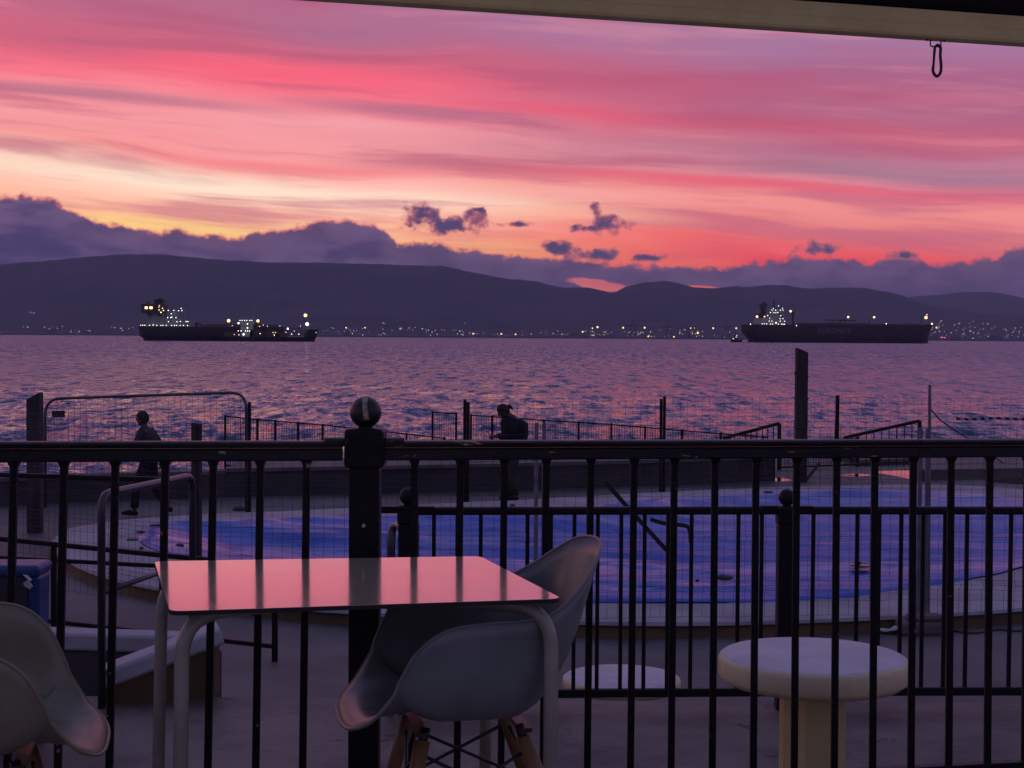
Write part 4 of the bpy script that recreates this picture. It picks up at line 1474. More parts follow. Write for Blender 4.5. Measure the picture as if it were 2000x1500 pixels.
def ball_post(parent, base, ztop, w, ball_r, collar_h, m='black_far', finial='black_far', collar_k=1.28):
    x, y = base.x, base.y
    po = obj('post', MB().box((x - w / 2, y - w / 2, base.z), (x + w / 2, y + w / 2, ztop - collar_h)), m, parent, bevel=w * 0.06)
    c = w * collar_k / 2
    obj('collar', MB().box((x - c, y - c, ztop - collar_h), (x + c, y + c, ztop)), m, po, bevel=w * 0.12)
    fo_ = bpy.data.objects
    mb = MB().lathe([(ball_r * 0.62, -ball_r * 1.06), (ball_r * 0.5, -ball_r * 0.95), (ball_r * 0.45, -ball_r * 0.86)], (0, 0, 0), 24)
    mb.ball((0, 0, 0), ball_r, 28, 18)
    me = bpy.data.meshes.new('ball_finial')
    me.from_pydata(mb.v, [], mb.f)
    me.materials.append(M[finial])
    me.polygons.foreach_set('use_smooth', [True] * len(me.polygons))
    o = bpy.data.objects.new('ball_finial', me)
    C.objects.link(o)
    o.parent = po
    o.location = Vector((x, y, ztop + ball_r * 1.0)) - parent_world(po)
    return po


q = P(795, 1000, 8.15)
r2 = thing('strip_railing', 'black iron railing with small ball-topped posts before the pool yard', 'railing', (q.x, q.y, L1))
ZT2a, ZT2b = P(820, 998, rail2Z(820)).z, P(2000, 996, rail2Z(2000)).z


def r2z(px, a, b):
    return a + (b - a) * (px - 795) / 1205


ZB2 = L1 + 0.095
for (a, b) in ((800, 1537), (1537, 2240)):
    A_ = P(a, 1000, rail2Z(a))
    B_ = P(b, 1000, rail2Z(b))
    A_.z, B_.z = r2z(a, ZT2a, ZT2b), r2z(b, ZT2a, ZT2b)
    obj('top_rail', MB().bar(A_, B_, 0.05, 0.042, bevel=0.01), 'black_far', r2)
    A2, B2 = A_.copy(), B_.copy()
    A2.z = B2.z = ZB2
    obj('bottom_rail', MB().bar(A2, B2, 0.04, 0.045, bevel=0.006), 'black_far', r2)
pxs = [802 + 45.75 * k for k in range(1, 16)] + [1589 + 42.9 * k for k in range(15)]
for px in pxs:
    q = P(px, 1000, rail2Z(px))
    obj('baluster', baluster_mesh_between((q.x, q.y, r2z(px, ZT2a, ZT2b) - 0.02), (q.x, q.y, ZB2 + 0.02), 0.021), 'black_far', r2)
for px, yt in ((797, 986), (1537, 988)):
    Zp = float(rail2Z(px))
    q = P(px, yt, Zp)
    ball_post(r2, Vector((q.x, q.y, L1)), q.z, 0.098, 0.046, 0.10, collar_k=1.12)
    for sx in (-1, 1):
        obj('sleeve', MB().box((q.x + sx * 0.095 - 0.045, q.y - 0.03, r2z(px, ZT2a, ZT2b) - 0.01), (q.x + sx * 0.095 + 0.045, q.y + 0.03, r2z(px, ZT2a, ZT2b) + 0.026)), 'black_far', r2)

# ------------------------------------------------------------------ stair handrails and low rails at the left
def hoop(name, legs, label):
    (xa, ya, Ya), (xb, yb, Yb) = legs
    a, b = P(xa, ya, Ya), P(xb, yb, Yb)
    t = thing(name, label, 'handrail', (a.x, a.y, L1))
    obj('pipe', MB().tube(round_path([(a.x, a.y, L1), a, b, (b.x, b.y, L2 + 0.2)], 0.10, 7), 0.022, 10), 'steel', t, smooth_shade=True)
    return t, a, b


t, a, b = hoop('stair_handrail', ((198, 966, 8.2), (376, 929, 9.5)), 'bent steel stair handrail at the left, its top catching the sky')
for za in (0.53, 0.97):
    obj('cross_bar', MB().tube([a - Vector((0, 0, za)), b - Vector((0, 0, za))], 0.016, 8), 'steel', t, smooth_shade=True)
hoop('stair_handrail', ((764, 1032, 8.1), (812, 1008, 9.4)), 'bent steel stair handrail half hidden by a small ball-topped post')


def low_rail(line_top, line_bot, Ya, Yb, posts, label):
    (x0, y0), (x1, y1) = line_top
    a, b = P(x0, y0, Ya), P(x1, y1, Yb)
    c, d = P(*line_bot[0], Ya), P(*line_bot[1], Yb)
    t = thing('side_railing', label, 'railing', (a.x, a.y, L2))
    obj('top_rail', MB().bar(a, b, 0.05, 0.045, bevel=0.008), 'black_far', t)
    obj('bottom_rail', MB().bar(c, d, 0.045, 0.04, bevel=0.008), 'black_far', t)
    for px in posts:
        u = (px - x0) / (x1 - x0)
        yy = Ya + (Yb - Ya) * u
        top = P(px, y0 + (y1 - y0) * u, yy)
        obj('post', MB().bar((top.x, yy, L2), top, 0.05, bevel=0.006), 'black_far', t)


low_rail(((-160, 1036), (412, 1094)), ((-160, 1184), (540, 1263)), 14.6, 14.0, [-60, 105], 'black two-bar rail before the ochre pool wall at the left')
low_rail(((-220, 921), (330, 937)), ((-220, 1078), (308, 1105)), 15.0, 14.9, [-150, 318], 'black rail standing higher behind the two-bar rail at the left')
q = P(537, 1190, 14.0)
tag(obj('rail_post', MB().bar((q.x, 14.0, L2), (q.x, 14.0, q.z), 0.05), 'black_far'), 'short black post seen under the white table', 'post')

# sloping stair parapet and low wall behind it
def side_pt(px, py, Y):
    return P(px, py, Y)


a0_, a1_ = P(203, 1344, 8.28), P(418, 1262, 8.44)
par = thing('stair_parapet', 'sloping stair parapet, white above and ochre below, behind the table leg', 'parapet', (a0_.x, 8.3, L1))
th_ = 0.17
mb = MB()
for p_ in (a0_, a1_):
    mb.v += [(p_.x, p_.y, L1), (p_.x, p_.y, p_.z), (p_.x, p_.y + th_, p_.z), (p_.x, p_.y + th_, L1)]
mb.f = [(0, 4, 5, 1), (1, 5, 6, 2), (2, 6, 7, 3), (0, 1, 2, 3), (7, 6, 5, 4)]
obj('wall', mb, 'ochre_paint', par)
dv = (a1_ - a0_).normalized()
obj('coping', MB().bar(a0_ - dv * 0.03 + Vector((0, th_ / 2, 0.052)), a1_ + dv * 0.02 + Vector((0, th_ / 2, 0.052)), th_ + 0.05, 0.10, bevel=0.016), 'white_paint', par, bevel=0.006)
w0, w1 = P(-60, 1224, 9.5), P(425, 1236, 9.3)
lw = thing('low_wall', 'low wall with white coping crossing behind the sloping stair parapet', 'wall', (w0.x, 9.4, L2))
obj('wall', MB().bar(Vector((w0.x, w0.y, (L2 + w0.z) / 2 - 0.06)), Vector((w1.x, w1.y, (L2 + w0.z) / 2 - 0.06)), 0.16, w0.z - L2 - 0.115), 'concrete_dark', lw)
obj('coping', MB().bar(Vector((w0.x, w0.y, w0.z - 0.056)), Vector((w1.x, w1.y, w0.z - 0.056)), 0.20, 0.11, bevel=0.015), 'white_paint', lw, bevel=0.006)

# blue bin at the left edge
q0, q1 = P(-70, 1102, 7.4), P(80, 1102, 7.4)
bn_ = thing('blue_bin', 'blue plastic bin at the left edge behind the cream chair', 'bin', ((q0.x + q1.x) / 2, 7.5, L1))
zt = q0.z
mb = MB()
xc = (q0.x + q1.x) / 2
W_ = (q1.x - q0.x) / 2
mb.sweep([(xc, 7.55, L1), (xc, 7.55, zt - 0.05)], [(-W_, -.17), (W_, -.17), (W_, .03), (-W_, .03)], up=(0, 1, 0), scale=[0.86, 0.97])
obj('tub', mb, 'plastic_blue', bn_, bevel=0.02)
obj('lip', MB().box((q0.x, 7.36, zt - 0.055), (q1.x, 7.60, zt)), 'plastic_blue', bn_, bevel=0.02)
obj('front_opening', MB().box((q0.x + 0.03, 7.372, zt - 0.20), (q1.x - 0.06, 7.385, zt - 0.065)), 'plastic_dark', bn_)
bgp = thing('torn_bag', 'scrap of pale torn bag showing on the blue bin', 'bag', (q1.x - 0.09, 7.355, zt - 0.12))
mb = MB()
sc = [P(44, 1122, 7.355), P(53, 1124, 7.35), P(62, 1133, 7.35), P(57, 1137, 7.345), P(63, 1145, 7.355), P(58, 1151, 7.36), P(48, 1145, 7.35), P(45, 1139, 7.345), P(55, 1132, 7.34)]
mb.v = [tuple(v) for v in sc] + [(v.x, v.y + 0.012, v.z) for v in sc]
n = len(sc)
mb.f = [tuple(range(n)), tuple(reversed(range(n, 2 * n)))] + [(j, (j + 1) % n, (j + 1) % n + n, j + n) for j in range(n)]
obj('scrap', mb, 'plastic_white', bgp)


# ------------------------------------------------------------------ round cast tables
def round_table(px, py, Y, wpx, hpx, gz, label):
    c = P(px, py, Y)
    r = wpx * Y / F / 2
    th = hpx * Y / F
    t = thing('round_table', label, 'table', (c.x, Y, gz), 'round cast tables')
    zt = c.z
    e = 0.018
    obj('table_top', MB().lathe([(r * 0.93, zt - th - gz), (r * 0.985, zt - th + e - gz), (r, zt - th + 0.03 - gz), (r * 1.0, zt - 0.024 - gz), (r - 0.006, zt - 0.009 - gz), (r - 0.016, zt - 0.003 - gz)], (c.x, Y, gz), 64), 'table_cast_side', t, smooth_shade='angle')
    obj('top_face', MB().lathe([(r - 0.0135, zt - gz - 0.006), (r - 0.020, zt - gz + 0.0005), (r - 0.03, zt - gz + 0.0035)], (c.x, Y, gz), 64), 'table_cast', t, smooth_shade='angle')
    hw = 0.142
    ped = MB().lathe([(hw * 1.15, 0.0), (hw * 1.15, 0.05), (hw, 0.09), (hw, zt - th - gz + 0.004)], (c.x, Y, gz), 8, phase=math.pi / 8)
    obj('pedestal', ped, 'cream_paint', t)


M['table_cast_side'] = mat('table_cast_side', (0.72, 0.65, 0.36), 0.6, (0.60, 0.54, 0.32), 3.0, ndetail=8, bump=0.4, bscale=30, chips_glints=((0.16, 0.12, 0.07), 0.75, 6.0))  # yellow lamp light put into the side; the top keeps its plain tone
round_table(1588, 1279, 6.5, 370, 52, L1, 'large round white cast table standing on the strip at the right')
round_table(1214, 1321, 11.2, 232, 24, L2, 'round white cast table standing lower, seen through the railing bars')


# ------------------------------------------------------------------ people
def skin_person(name, label, loc, rot, J, E, rad, mats, head_dir, hair_kind, scale=1.0):
    """J joints, E edges, rad radii; local x points where the person faces"""
    t = thing(name, label, 'person', loc)
    t.rotation_euler = (0, 0, rot)
    t.scale = (scale,) * 3
    names = list(J)
    me = bpy.data.meshes.new('body')
    me.from_pydata([J[k] for k in names], [(names.index(a), names.index(b)) for a, b in E], [])
    o = bpy.data.objects.new('body', me)
    C.objects.link(o)
    o.parent = t
    md = o.modifiers.new('skin', 'SKIN')
    md.use_smooth_shade = True
    if not me.skin_vertices:
        raise RuntimeError('no skin layer')
    for i, k in enumerate(names):
        r = rad[k]
        me.skin_vertices[0].data[i].radius = r if isinstance(r, tuple) else (r, r)
        me.skin_vertices[0].data[i].use_root = (k == 'pelvis')
    sb = o.modifiers.new('sub', 'SUBSURF')
    sb.levels = 2
    sb.render_levels = 2
    me.materials.append(mats[0])

    def loc_obj(nm, mb, m, smooth_=True):
        m2 = bpy.data.meshes.new(nm)
        m2.from_pydata(mb.v, [], mb.f)
        m2.materials.append(M[m])
        m2.polygons.foreach_set('use_smooth', [smooth_] * len(m2.polygons))
        q = bpy.data.objects.new(nm, m2)
        C.objects.link(q)
        q.parent = t
        return q
    # head with face, tilted
    h = Vector(J['head'])
    mb = MB().ball((0, 0, 0), 0.105, 20, 14, 0.95, 0.76, 1.14)
    mb.lathe([(0.012, -0.02), (0.016, -0.012), (0.011, 0.012), (0.004, 0.03)], (0.098, 0, 0.0), 8, 1.4)             # nose
    for s in (-1, 1):
        mb.ball((0.0, s * 0.080, -0.005), 0.026, 8, 6, 0.7, 0.35, 1.2)                                            # ears
        mb.ball((0.086, s * 0.032, 0.018), 0.013, 8, 6, 0.6)                                                     # eyes
    mb.ball((0.088, 0, -0.052), 0.022, 10, 6, 0.45, 1.1, 0.45)                                                    # mouth
    mb.ball((0.055, 0, -0.092), 0.04, 10, 6, 0.8, 0.8, 0.6)                                                       # chin
    ho = loc_obj('head', mb, 'skin')
    ho.location = h
    ho.rotation_euler = (0, head_dir, 0)
    mb = MB()
    n, m_ = 24, 14
    for i in range(m_ + 1):
        for j in range(n):
            th, ph = math.pi * i / m_, 2 * math.pi * j / n
            d = Vector((math.sin(th) * math.cos(ph), math.sin(th) * math.sin(ph), math.cos(th)))
            r = 0.117
            keep = d.z > (0.35 if d.x > 0.35 else (-0.05 if d.x > -0.1 else -0.55))
            if not keep:
                r = 0.090
            r *= 1 + 0.05 * mnoise.noise(d * 5)
            mb.v.append((d.x * r * 0.96, d.y * r * 0.80, d.z * r * 1.14))
    for i in range(m_):
        for j in range(n):
            a, b = i * n + j, i * n + (j + 1) % n
            mb.f.append((a, a + n, b + n, b))
    if hair_kind == 'tuft':
        mb.tube([(-0.085, 0, 0.02), (-0.125, 0, 0.012), (-0.145, 0, -0.03), (-0.14, 0.0, -0.08)], [0.03, 0.036, 0.028, 0.008], 8)
    hr = loc_obj('hair', mb, 'hair')
    hr.location = h
    hr.rotation_euler = (0, head_dir, 0)
    # hands: palm, four fingers and a thumb
    for s in ('l', 'r'):
        if 'wrist_' + s not in J:
            continue
        w_, e_ = Vector(J['wrist_' + s]), Vector(J['elbow_' + s])
        d = (w_ - e_).normalized()
        side = d.cross(Vector((0, 0, 1)))
        side = side.normalized() if side.length > 0.1 else Vector((0, 1, 0))
        up = side.cross(d)
        mb = MB()
        mb.sweep([w_ - d * 0.02, w_ + d * 0.04, w_ + d * 0.09], [(-.036, -.014), (.036, -.014), (.036, .014), (-.036, .014)], up=up)
        for k in range(4):
            o_ = side * (-0.028 + 0.0187 * k)
            L = (0.062, 0.074, 0.070, 0.054)[k]
            mb.tube([w_ + d * 0.085 + o_, w_ + d * (0.085 + L * 0.5) + o_ - up * 0.006, w_ + d * (0.085 + L * 0.9) + o_ - up * 0.03], [0.0095, 0.009, 0.007], 6)
        mb.tube([w_ + d * 0.02 + side * 0.03, w_ + d * 0.055 + side * 0.058, w_ + d * 0.085 + side * 0.056 - up * 0.01], [0.011, 0.010, 0.008], 6)
        loc_obj('hand', mb, 'skin')
    return t, loc_obj


def trousers(loc_obj, J, m, hem, k=1.22):
    mb = MB()
    mb.lathe([(0.13, -0.10), (0.165, -0.02), (0.16, 0.10), (0.145, 0.16)], (J['pelvis'][0], 0, J['pelvis'][2]), 18, 0.80, 1.08)
    for s in ('l', 'r'):
        hp, kn, an = Vector(J['hip_' + s]), Vector(J['knee_' + s]), Vector(J['ankle_' + s])
        end = kn.lerp(an, hem)
        mb.tube([hp + Vector((0, 0, 0.06)), hp.lerp(kn, 0.5), kn, kn.lerp(end, 0.5), end], [0.098, 0.090, 0.074, 0.070, 0.066], 14)
    loc_obj('trousers', mb, m)


def shirt(loc_obj, J, m, bulk=1.0):
    mb = MB()
    pel, ch, nk = Vector(J['pelvis']), Vector(J['chest']), Vector(J['neck'])
    sp = Vector(J['spine'])
    path = [pel + Vector((0, 0, -0.03)), sp.lerp(pel, 0.4), sp, ch, ch.lerp(nk, 0.55), nk + (ch - nk) * 0.08]
    n = 20
    dims = [(0.155 * bulk, 0.19), (0.15 * bulk, 0.185), (0.165 * bulk, 0.20), (0.175 * bulk, 0.22), (0.125 * bulk, 0.165), (0.062, 0.07)]
    base = 0
    for p_, (a, b) in zip(path, dims):
        for j in range(n):
            an = 2 * math.pi * j / n
            mb.v.append((p_.x + a * math.cos(an), p_.y + b * math.sin(an), p_.z))
    for i in range(len(path) - 1):
        for j in range(n):
            a, b = i * n + j, i * n + (j + 1) % n
            mb.f.append((a, b, b + n, a + n))
    for s in ('l', 'r'):
        sh, el = Vector(J['shoulder_' + s]), Vector(J['elbow_' + s])
        wr_ = Vector(J['wrist_' + s])
        mb.tube([sh.lerp(ch, 0.35), sh, sh.lerp(el, 0.5), el, el.lerp(wr_, 0.5), el.lerp(wr_, 0.88)], [0.075, 0.078, 0.066, 0.056, 0.050, 0.042], 12)
    loc_obj('jacket', mb, m)


E_BODY = [('pelvis', 'spine'), ('spine', 'chest'), ('chest', 'neck'), ('neck', 'head'), ('chest', 'shoulder_l'), ('shoulder_l', 'elbow_l'), ('elbow_l', 'wrist_l'), ('chest', 'shoulder_r'), ('shoulder_r', 'elbow_r'), ('elbow_r', 'wrist_r'),
          ('pelvis', 'hip_l'), ('hip_l', 'knee_l'), ('knee_l', 'ankle_l'), ('ankle_l', 'toe_l'), ('pelvis', 'hip_r'), ('hip_r', 'knee_r'), ('knee_r', 'ankle_r'), ('ankle_r', 'toe_r')]
RAD = dict(pelvis=(0.14, 0.10), spine=(0.125, 0.09), chest=(0.15, 0.10), neck=0.05, head=0.055, shoulder_l=0.06, shoulder_r=0.06, elbow_l=0.042, elbow_r=0.042, wrist_l=0.03, wrist_r=0.03,
           hip_l=0.085, hip_r=0.085, knee_l=0.058, knee_r=0.058, ankle_l=0.042, ankle_r=0.042, toe_l=0.034, toe_r=0.034)
# standing, head bent over a phone, facing left
J = dict(pelvis=(-0.02, 0, 0.92), spine=(-0.04, 0, 1.12), chest=(-0.02, 0, 1.33), neck=(0.06, 0, 1.47), head=(0.165, 0, 1.545), shoulder_l=(0.0, 0.19, 1.38), elbow_l=(0.06, 0.23, 1.10), wrist_l=(0.27, 0.09, 1.10),
         shoulder_r=(0.0, -0.19, 1.38), elbow_r=(0.06, -0.23, 1.10), wrist_r=(0.28, -0.08, 1.11), hip_l=(-0.02, 0.10, 0.88), knee_l=(0.02, 0.12, 0.48), ankle_l=(-0.03, 0.12, 0.07), toe_l=(0.13, 0.13, 0.035),
         hip_r=(-0.02, -0.10, 0.88), knee_r=(0.04, -0.11, 0.48), ankle_r=(0.0, -0.11, 0.07), toe_r=(0.16, -0.12, 0.035))
g = G(1001, 978, L2)
t, lo = skin_person('person', 'person in black top standing with head bent over a phone by the sea wall', (g.x, g.y, L2), math.pi + 0.15, J, E_BODY, RAD, (M['skin'],), 0.62, 'tuft', 1.06)
shirt(lo, J, 'cloth_black', 1.42)
trousers(lo, J, 'cloth_trouser', 0.92)
mb = MB()
for s in ('l', 'r'):
    a, b = Vector(J['ankle_' + s]), Vector(J['toe_' + s])
    mb.tube([a + Vector((-0.05, 0, -0.025)), a + Vector((0.02, 0, -0.012)), a.lerp(b, 0.6) + Vector((0, 0, 0.0)), b + Vector((0.05, 0, 0))], [0.038, 0.05, 0.045, 0.024], 10)
lo('shoes', mb, 'cloth_black')
w_ = Vector(J['wrist_r']).lerp(Vector(J['wrist_l']), 0.5) + Vector((0.13, 0, 0.04)) 
ph = thing('phone', 'small dark phone held by the person with bent head', 'phone', (g.x, g.y, L2))
ph.rotation_euler = (0, 0, math.pi + 0.15)
ph.scale = (1.06,) * 3
me = bpy.data.meshes.new('phone_body')
mb = MB().bar(w_ + Vector((-0.03, 0, -0.05)), w_ + Vector((0.05, 0, 0.06)), 0.072, 0.009, bevel=0.002)
me.from_pydata(mb.v, [], mb.f)
me.materials.append(M['plastic_dark'])
o = bpy.data.objects.new('phone_body', me)
C.objects.link(o)
o.parent = ph
# walking to the left
J2 = dict(pelvis=(0, 0, 0.93), spine=(0.02, 0, 1.12), chest=(0.05, 0, 1.33), neck=(0.085, 0, 1.49), head=(0.115, 0, 1.61), shoulder_l=(0.05, 0.18, 1.40), elbow_l=(0.19, 0.22, 1.14), wrist_l=(0.38, 0.18, 1.05),
          shoulder_r=(0.05, -0.18, 1.40), elbow_r=(-0.12, -0.23, 1.16), wrist_r=(-0.12, -0.22, 0.91), hip_l=(0, 0.095, 0.89), knee_l=(0.20, 0.10, 0.52), ankle_l=(0.22, 0.10, 0.09), toe_l=(0.38, 0.10, 0.06),
          hip_r=(0, -0.095, 0.89), knee_r=(-0.05, -0.10, 0.48), ankle_r=(-0.30, -0.10, 0.14), toe_r=(-0.20, -0.10, 0.04))
g = G(292, 1009, L2)
t, lo = skin_person('person', 'person in pale top and dark trousers walking behind the round-cornered fence panel', (g.x, g.y, L2), math.pi - 0.1, J2, E_BODY, RAD, (M['skin'],), 0.12, 'short', 1.0)
shirt(lo, J2, 'cloth_light')
trousers(lo, J2, 'cloth_black', 0.85)
mb = MB()
for s in ('l', 'r'):
    a, b = Vector(J2['ankle_' + s]), Vector(J2['toe_' + s])
    mb.tube([a + Vector((-0.05, 0, -0.035)), a + Vector((0.02, 0, -0.02)), a.lerp(b, 0.6), b + Vector((0.05, 0, 0))], [0.036, 0.048, 0.045, 0.024], 10)
lo('shoes', mb, 'cloth_black')

# ------------------------------------------------------------------ front railing of the terrace
fr = thing('terrace_railing', 'black iron railing with a large ball-topped post along the terrace edge', 'railing', tuple(Vector((*P(707, 900, railZ(707)).to_2d(), 0.0))))


def top_z(px):
    return P(0, 862, railZ(0)).z + (P(2000, 857, railZ(2000)).z - P(0, 862, railZ(0)).z) * px / 2000


def rail_pt(px, z=None):
    q = P(px, 870, railZ(px))
    return Vector((q.x, q.y, top_z(px) if z is None else z))


cap_sec = [(-.026, -.020), (.026, -.020), (.030, -.012), (.030, -.006), (.024, -.0015), (.012, 0.0), (-.012, 0.0), (-.024, -.0015), (-.030, -.006), (-.030, -.012)]
for (a, b) in ((-420, 668), (746, 1789), (1792, 2500)):
    A_, B_ = rail_pt(a), rail_pt(b)
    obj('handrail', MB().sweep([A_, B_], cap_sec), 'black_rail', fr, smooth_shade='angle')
    A2, B2 = A_ - Vector((0, 0, 0.0415)), B_ - Vector((0, 0, 0.0415))
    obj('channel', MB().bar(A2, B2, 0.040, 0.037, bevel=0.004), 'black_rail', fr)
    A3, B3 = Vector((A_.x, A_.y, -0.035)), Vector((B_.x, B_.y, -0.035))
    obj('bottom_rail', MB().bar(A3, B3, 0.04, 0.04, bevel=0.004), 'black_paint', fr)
tilt_x = [-80, 27, 417, 600, 810, 1067, 1238, 1396, 1700, 2010]
tilt_v = [-.023, -.022, -.0183, -.0135, -.0105, -.0115, -.0125, -.0095, -.0075, -.008]
bars = [-172, -72, 27.5, 125.2, 225.4, 323, 416.7, 508.7, 599, 810, 899, 985, 1067, 1154, 1238.5, 1317, 1396.5, 1476.5, 1556, 1634, 1708.5, 1783.5, 1857.4, 1933, 2006, 2079, 2150]
for px in bars:
    Zb = railZ(px)
    yb = 1500
    pb_ = px + np.interp(px, tilt_x, tilt_v) * (yb - 914)
    a = P(px, 914, Zb)
    b = P(pb_, yb, Zb)
    d = (b - a)
    a_top = a - d * ((a.z - (top_z(px) - 0.058)) / d.z)
    b_bot = a + d * ((-0.02 - a.z) / d.z)
    mb = MB().bar(b_bot, a_top, 0.0215, 0.0215, up=(0, 1, 0), bevel=0.003)
    mb.sweep([a_top - Vector((0, 0, 0.016)), a_top + Vector((0, 0, 0.002))], [(-.011, -.011), (.011, -.011), (.011, .011), (-.011, .011)], up=(0, 1, 0), scale=[1.0, 1.55])
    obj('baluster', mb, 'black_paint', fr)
# main post
Zp = railZ(707)
top = P(714, 836, Zp)
bw = 59 * Zp / F
base = P(700, 1200, Zp)
base.z = 0
base.x = top.x - 0.012
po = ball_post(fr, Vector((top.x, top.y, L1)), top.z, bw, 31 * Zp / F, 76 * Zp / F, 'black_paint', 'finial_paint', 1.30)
for s, (a, b) in (('l', (633, 676)), ('r', (752, 787))):
    A_, B_ = rail_pt(a), rail_pt(b)
    A_.z += 0.010
    B_.z += 0.010
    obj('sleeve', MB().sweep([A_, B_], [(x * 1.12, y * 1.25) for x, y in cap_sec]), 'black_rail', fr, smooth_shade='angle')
fleck = P(713, 1023, Zp)
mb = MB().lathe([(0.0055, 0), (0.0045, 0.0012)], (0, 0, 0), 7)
mb.v = [(fleck.x + x * (1 + 0.2 * math.sin(7 * y * 300)), top.y - bw / 2 - z - 0.0004, fleck.z + y * 1.2) for x, y, z in mb.v]
obj('paint_chip', mb, 'cream_paint', po)  # small cream fleck on the post face

# ------------------------------------------------------------------ dining table
TZ = 0.74
nl, nr, fl, frc = (G(a, b, TZ) for a, b in ((331, 1194), (1099, 1169), (301, 1096), (938, 1086)))
cx = (nl + nr + fl + frc) / 4
ux = ((nr - nl) + (frc - fl)).normalized()
uy = Vector((-ux.y, ux.x, 0))
TW = ((nr - nl).length + (frc - fl).length) / 2
TD = (abs((fl - nl).dot(uy)) + abs((frc - nr).dot(uy))) / 2
corner = [nl, nr, frc, fl]
tb = thing('dining_table', 'pale dining table with glossy top reflecting the sky beside the railing', 'table', (cx.x, cx.y, 0))
ol = round_path([corner[0].lerp(corner[1], 0.5)] + [corner[1], corner[2], corner[3], corner[0]] + [corner[0].lerp(corner[1], 0.5)], 0.035, 6)[:-1]


def prism(ol, z0, z1, grow=0.0):
    mb = MB()
    n = len(ol)
    c = sum(ol, Vector()) / n
    pts = [Vector((q.x, q.y, 0)) + (Vector((q.x, q.y, 0)) - Vector((c.x, c.y, 0))).normalized() * grow for q in ol]
    mb.v = [(q.x, q.y, z1) for q in pts] + [(q.x, q.y, z0) for q in pts]
    mb.f = [tuple(range(n)), tuple(reversed(range(n, 2 * n)))] + [(j, j + n, (j + 1) % n + n, (j + 1) % n) for j in range(n)]
    return mb


obj('core', prism(ol, TZ - 0.011, TZ - 0.0008), 'table_edge', tb)
obj('table_top', prism(ol, TZ - 0.001, TZ, -0.0015), 'table_top', tb)
NLl, NRl = P(357, 1400, 0), None


def leg_at(px, py, Y):
    return P(px, py, Y)


# two bent-tube frames, one along each long side
Yn = 3.78
lb, lc = P(356, 1330, 3.70), P(1076, 1330, 3.855)
lb.z = lc.z = 0
top_h = TZ - 0.03
la, ld = P(317, 1330, 4.30), P(948, 1440, 4.525)
la.z = ld.z = 0
feet = {'b': P(350, 1500, 3.70), 'c': lc.copy(), 'a': P(307, 1500, 4.30), 'd': ld.copy()}
tops_ = {'b': lb, 'c': lc, 'a': la, 'd': ld}
ends = {}
for key, r_ in (('b', 0.0185), ('c', 0.0185), ('a', 0.0175), ('d', 0.0175)):
    tp_ = tops_[key]
    inward = ux * (1 if key in 'ab' else -1) * 0.26 + uy * (1 if key in 'bc' else -1) * 0.13
    en = Vector((tp_.x, tp_.y, top_h)) + Vector((inward.x, inward.y, 0))
    ends[key] = en
    path = round_path([(feet[key].x, tp_.y, 0.0), Vector((tp_.x, tp_.y, top_h)), en], 0.11, 9)
    obj('leg', MB().tube(path, r_, 14), 'tube_white', tb, smooth_shade=True)
for p_, q_ in (('b', 'a'), ('c', 'd')):
    obj('cross_member', MB().bar(ends[p_], ends[q_], 0.03, 0.025), 'tube_white', tb)
mid0, mid1 = ends['b'].lerp(ends['a'], 0.5), ends['c'].lerp(ends['d'], 0.5)
obj('centre_beam', MB().bar(mid0, mid1, 0.03, 0.024), 'tube_white', tb)


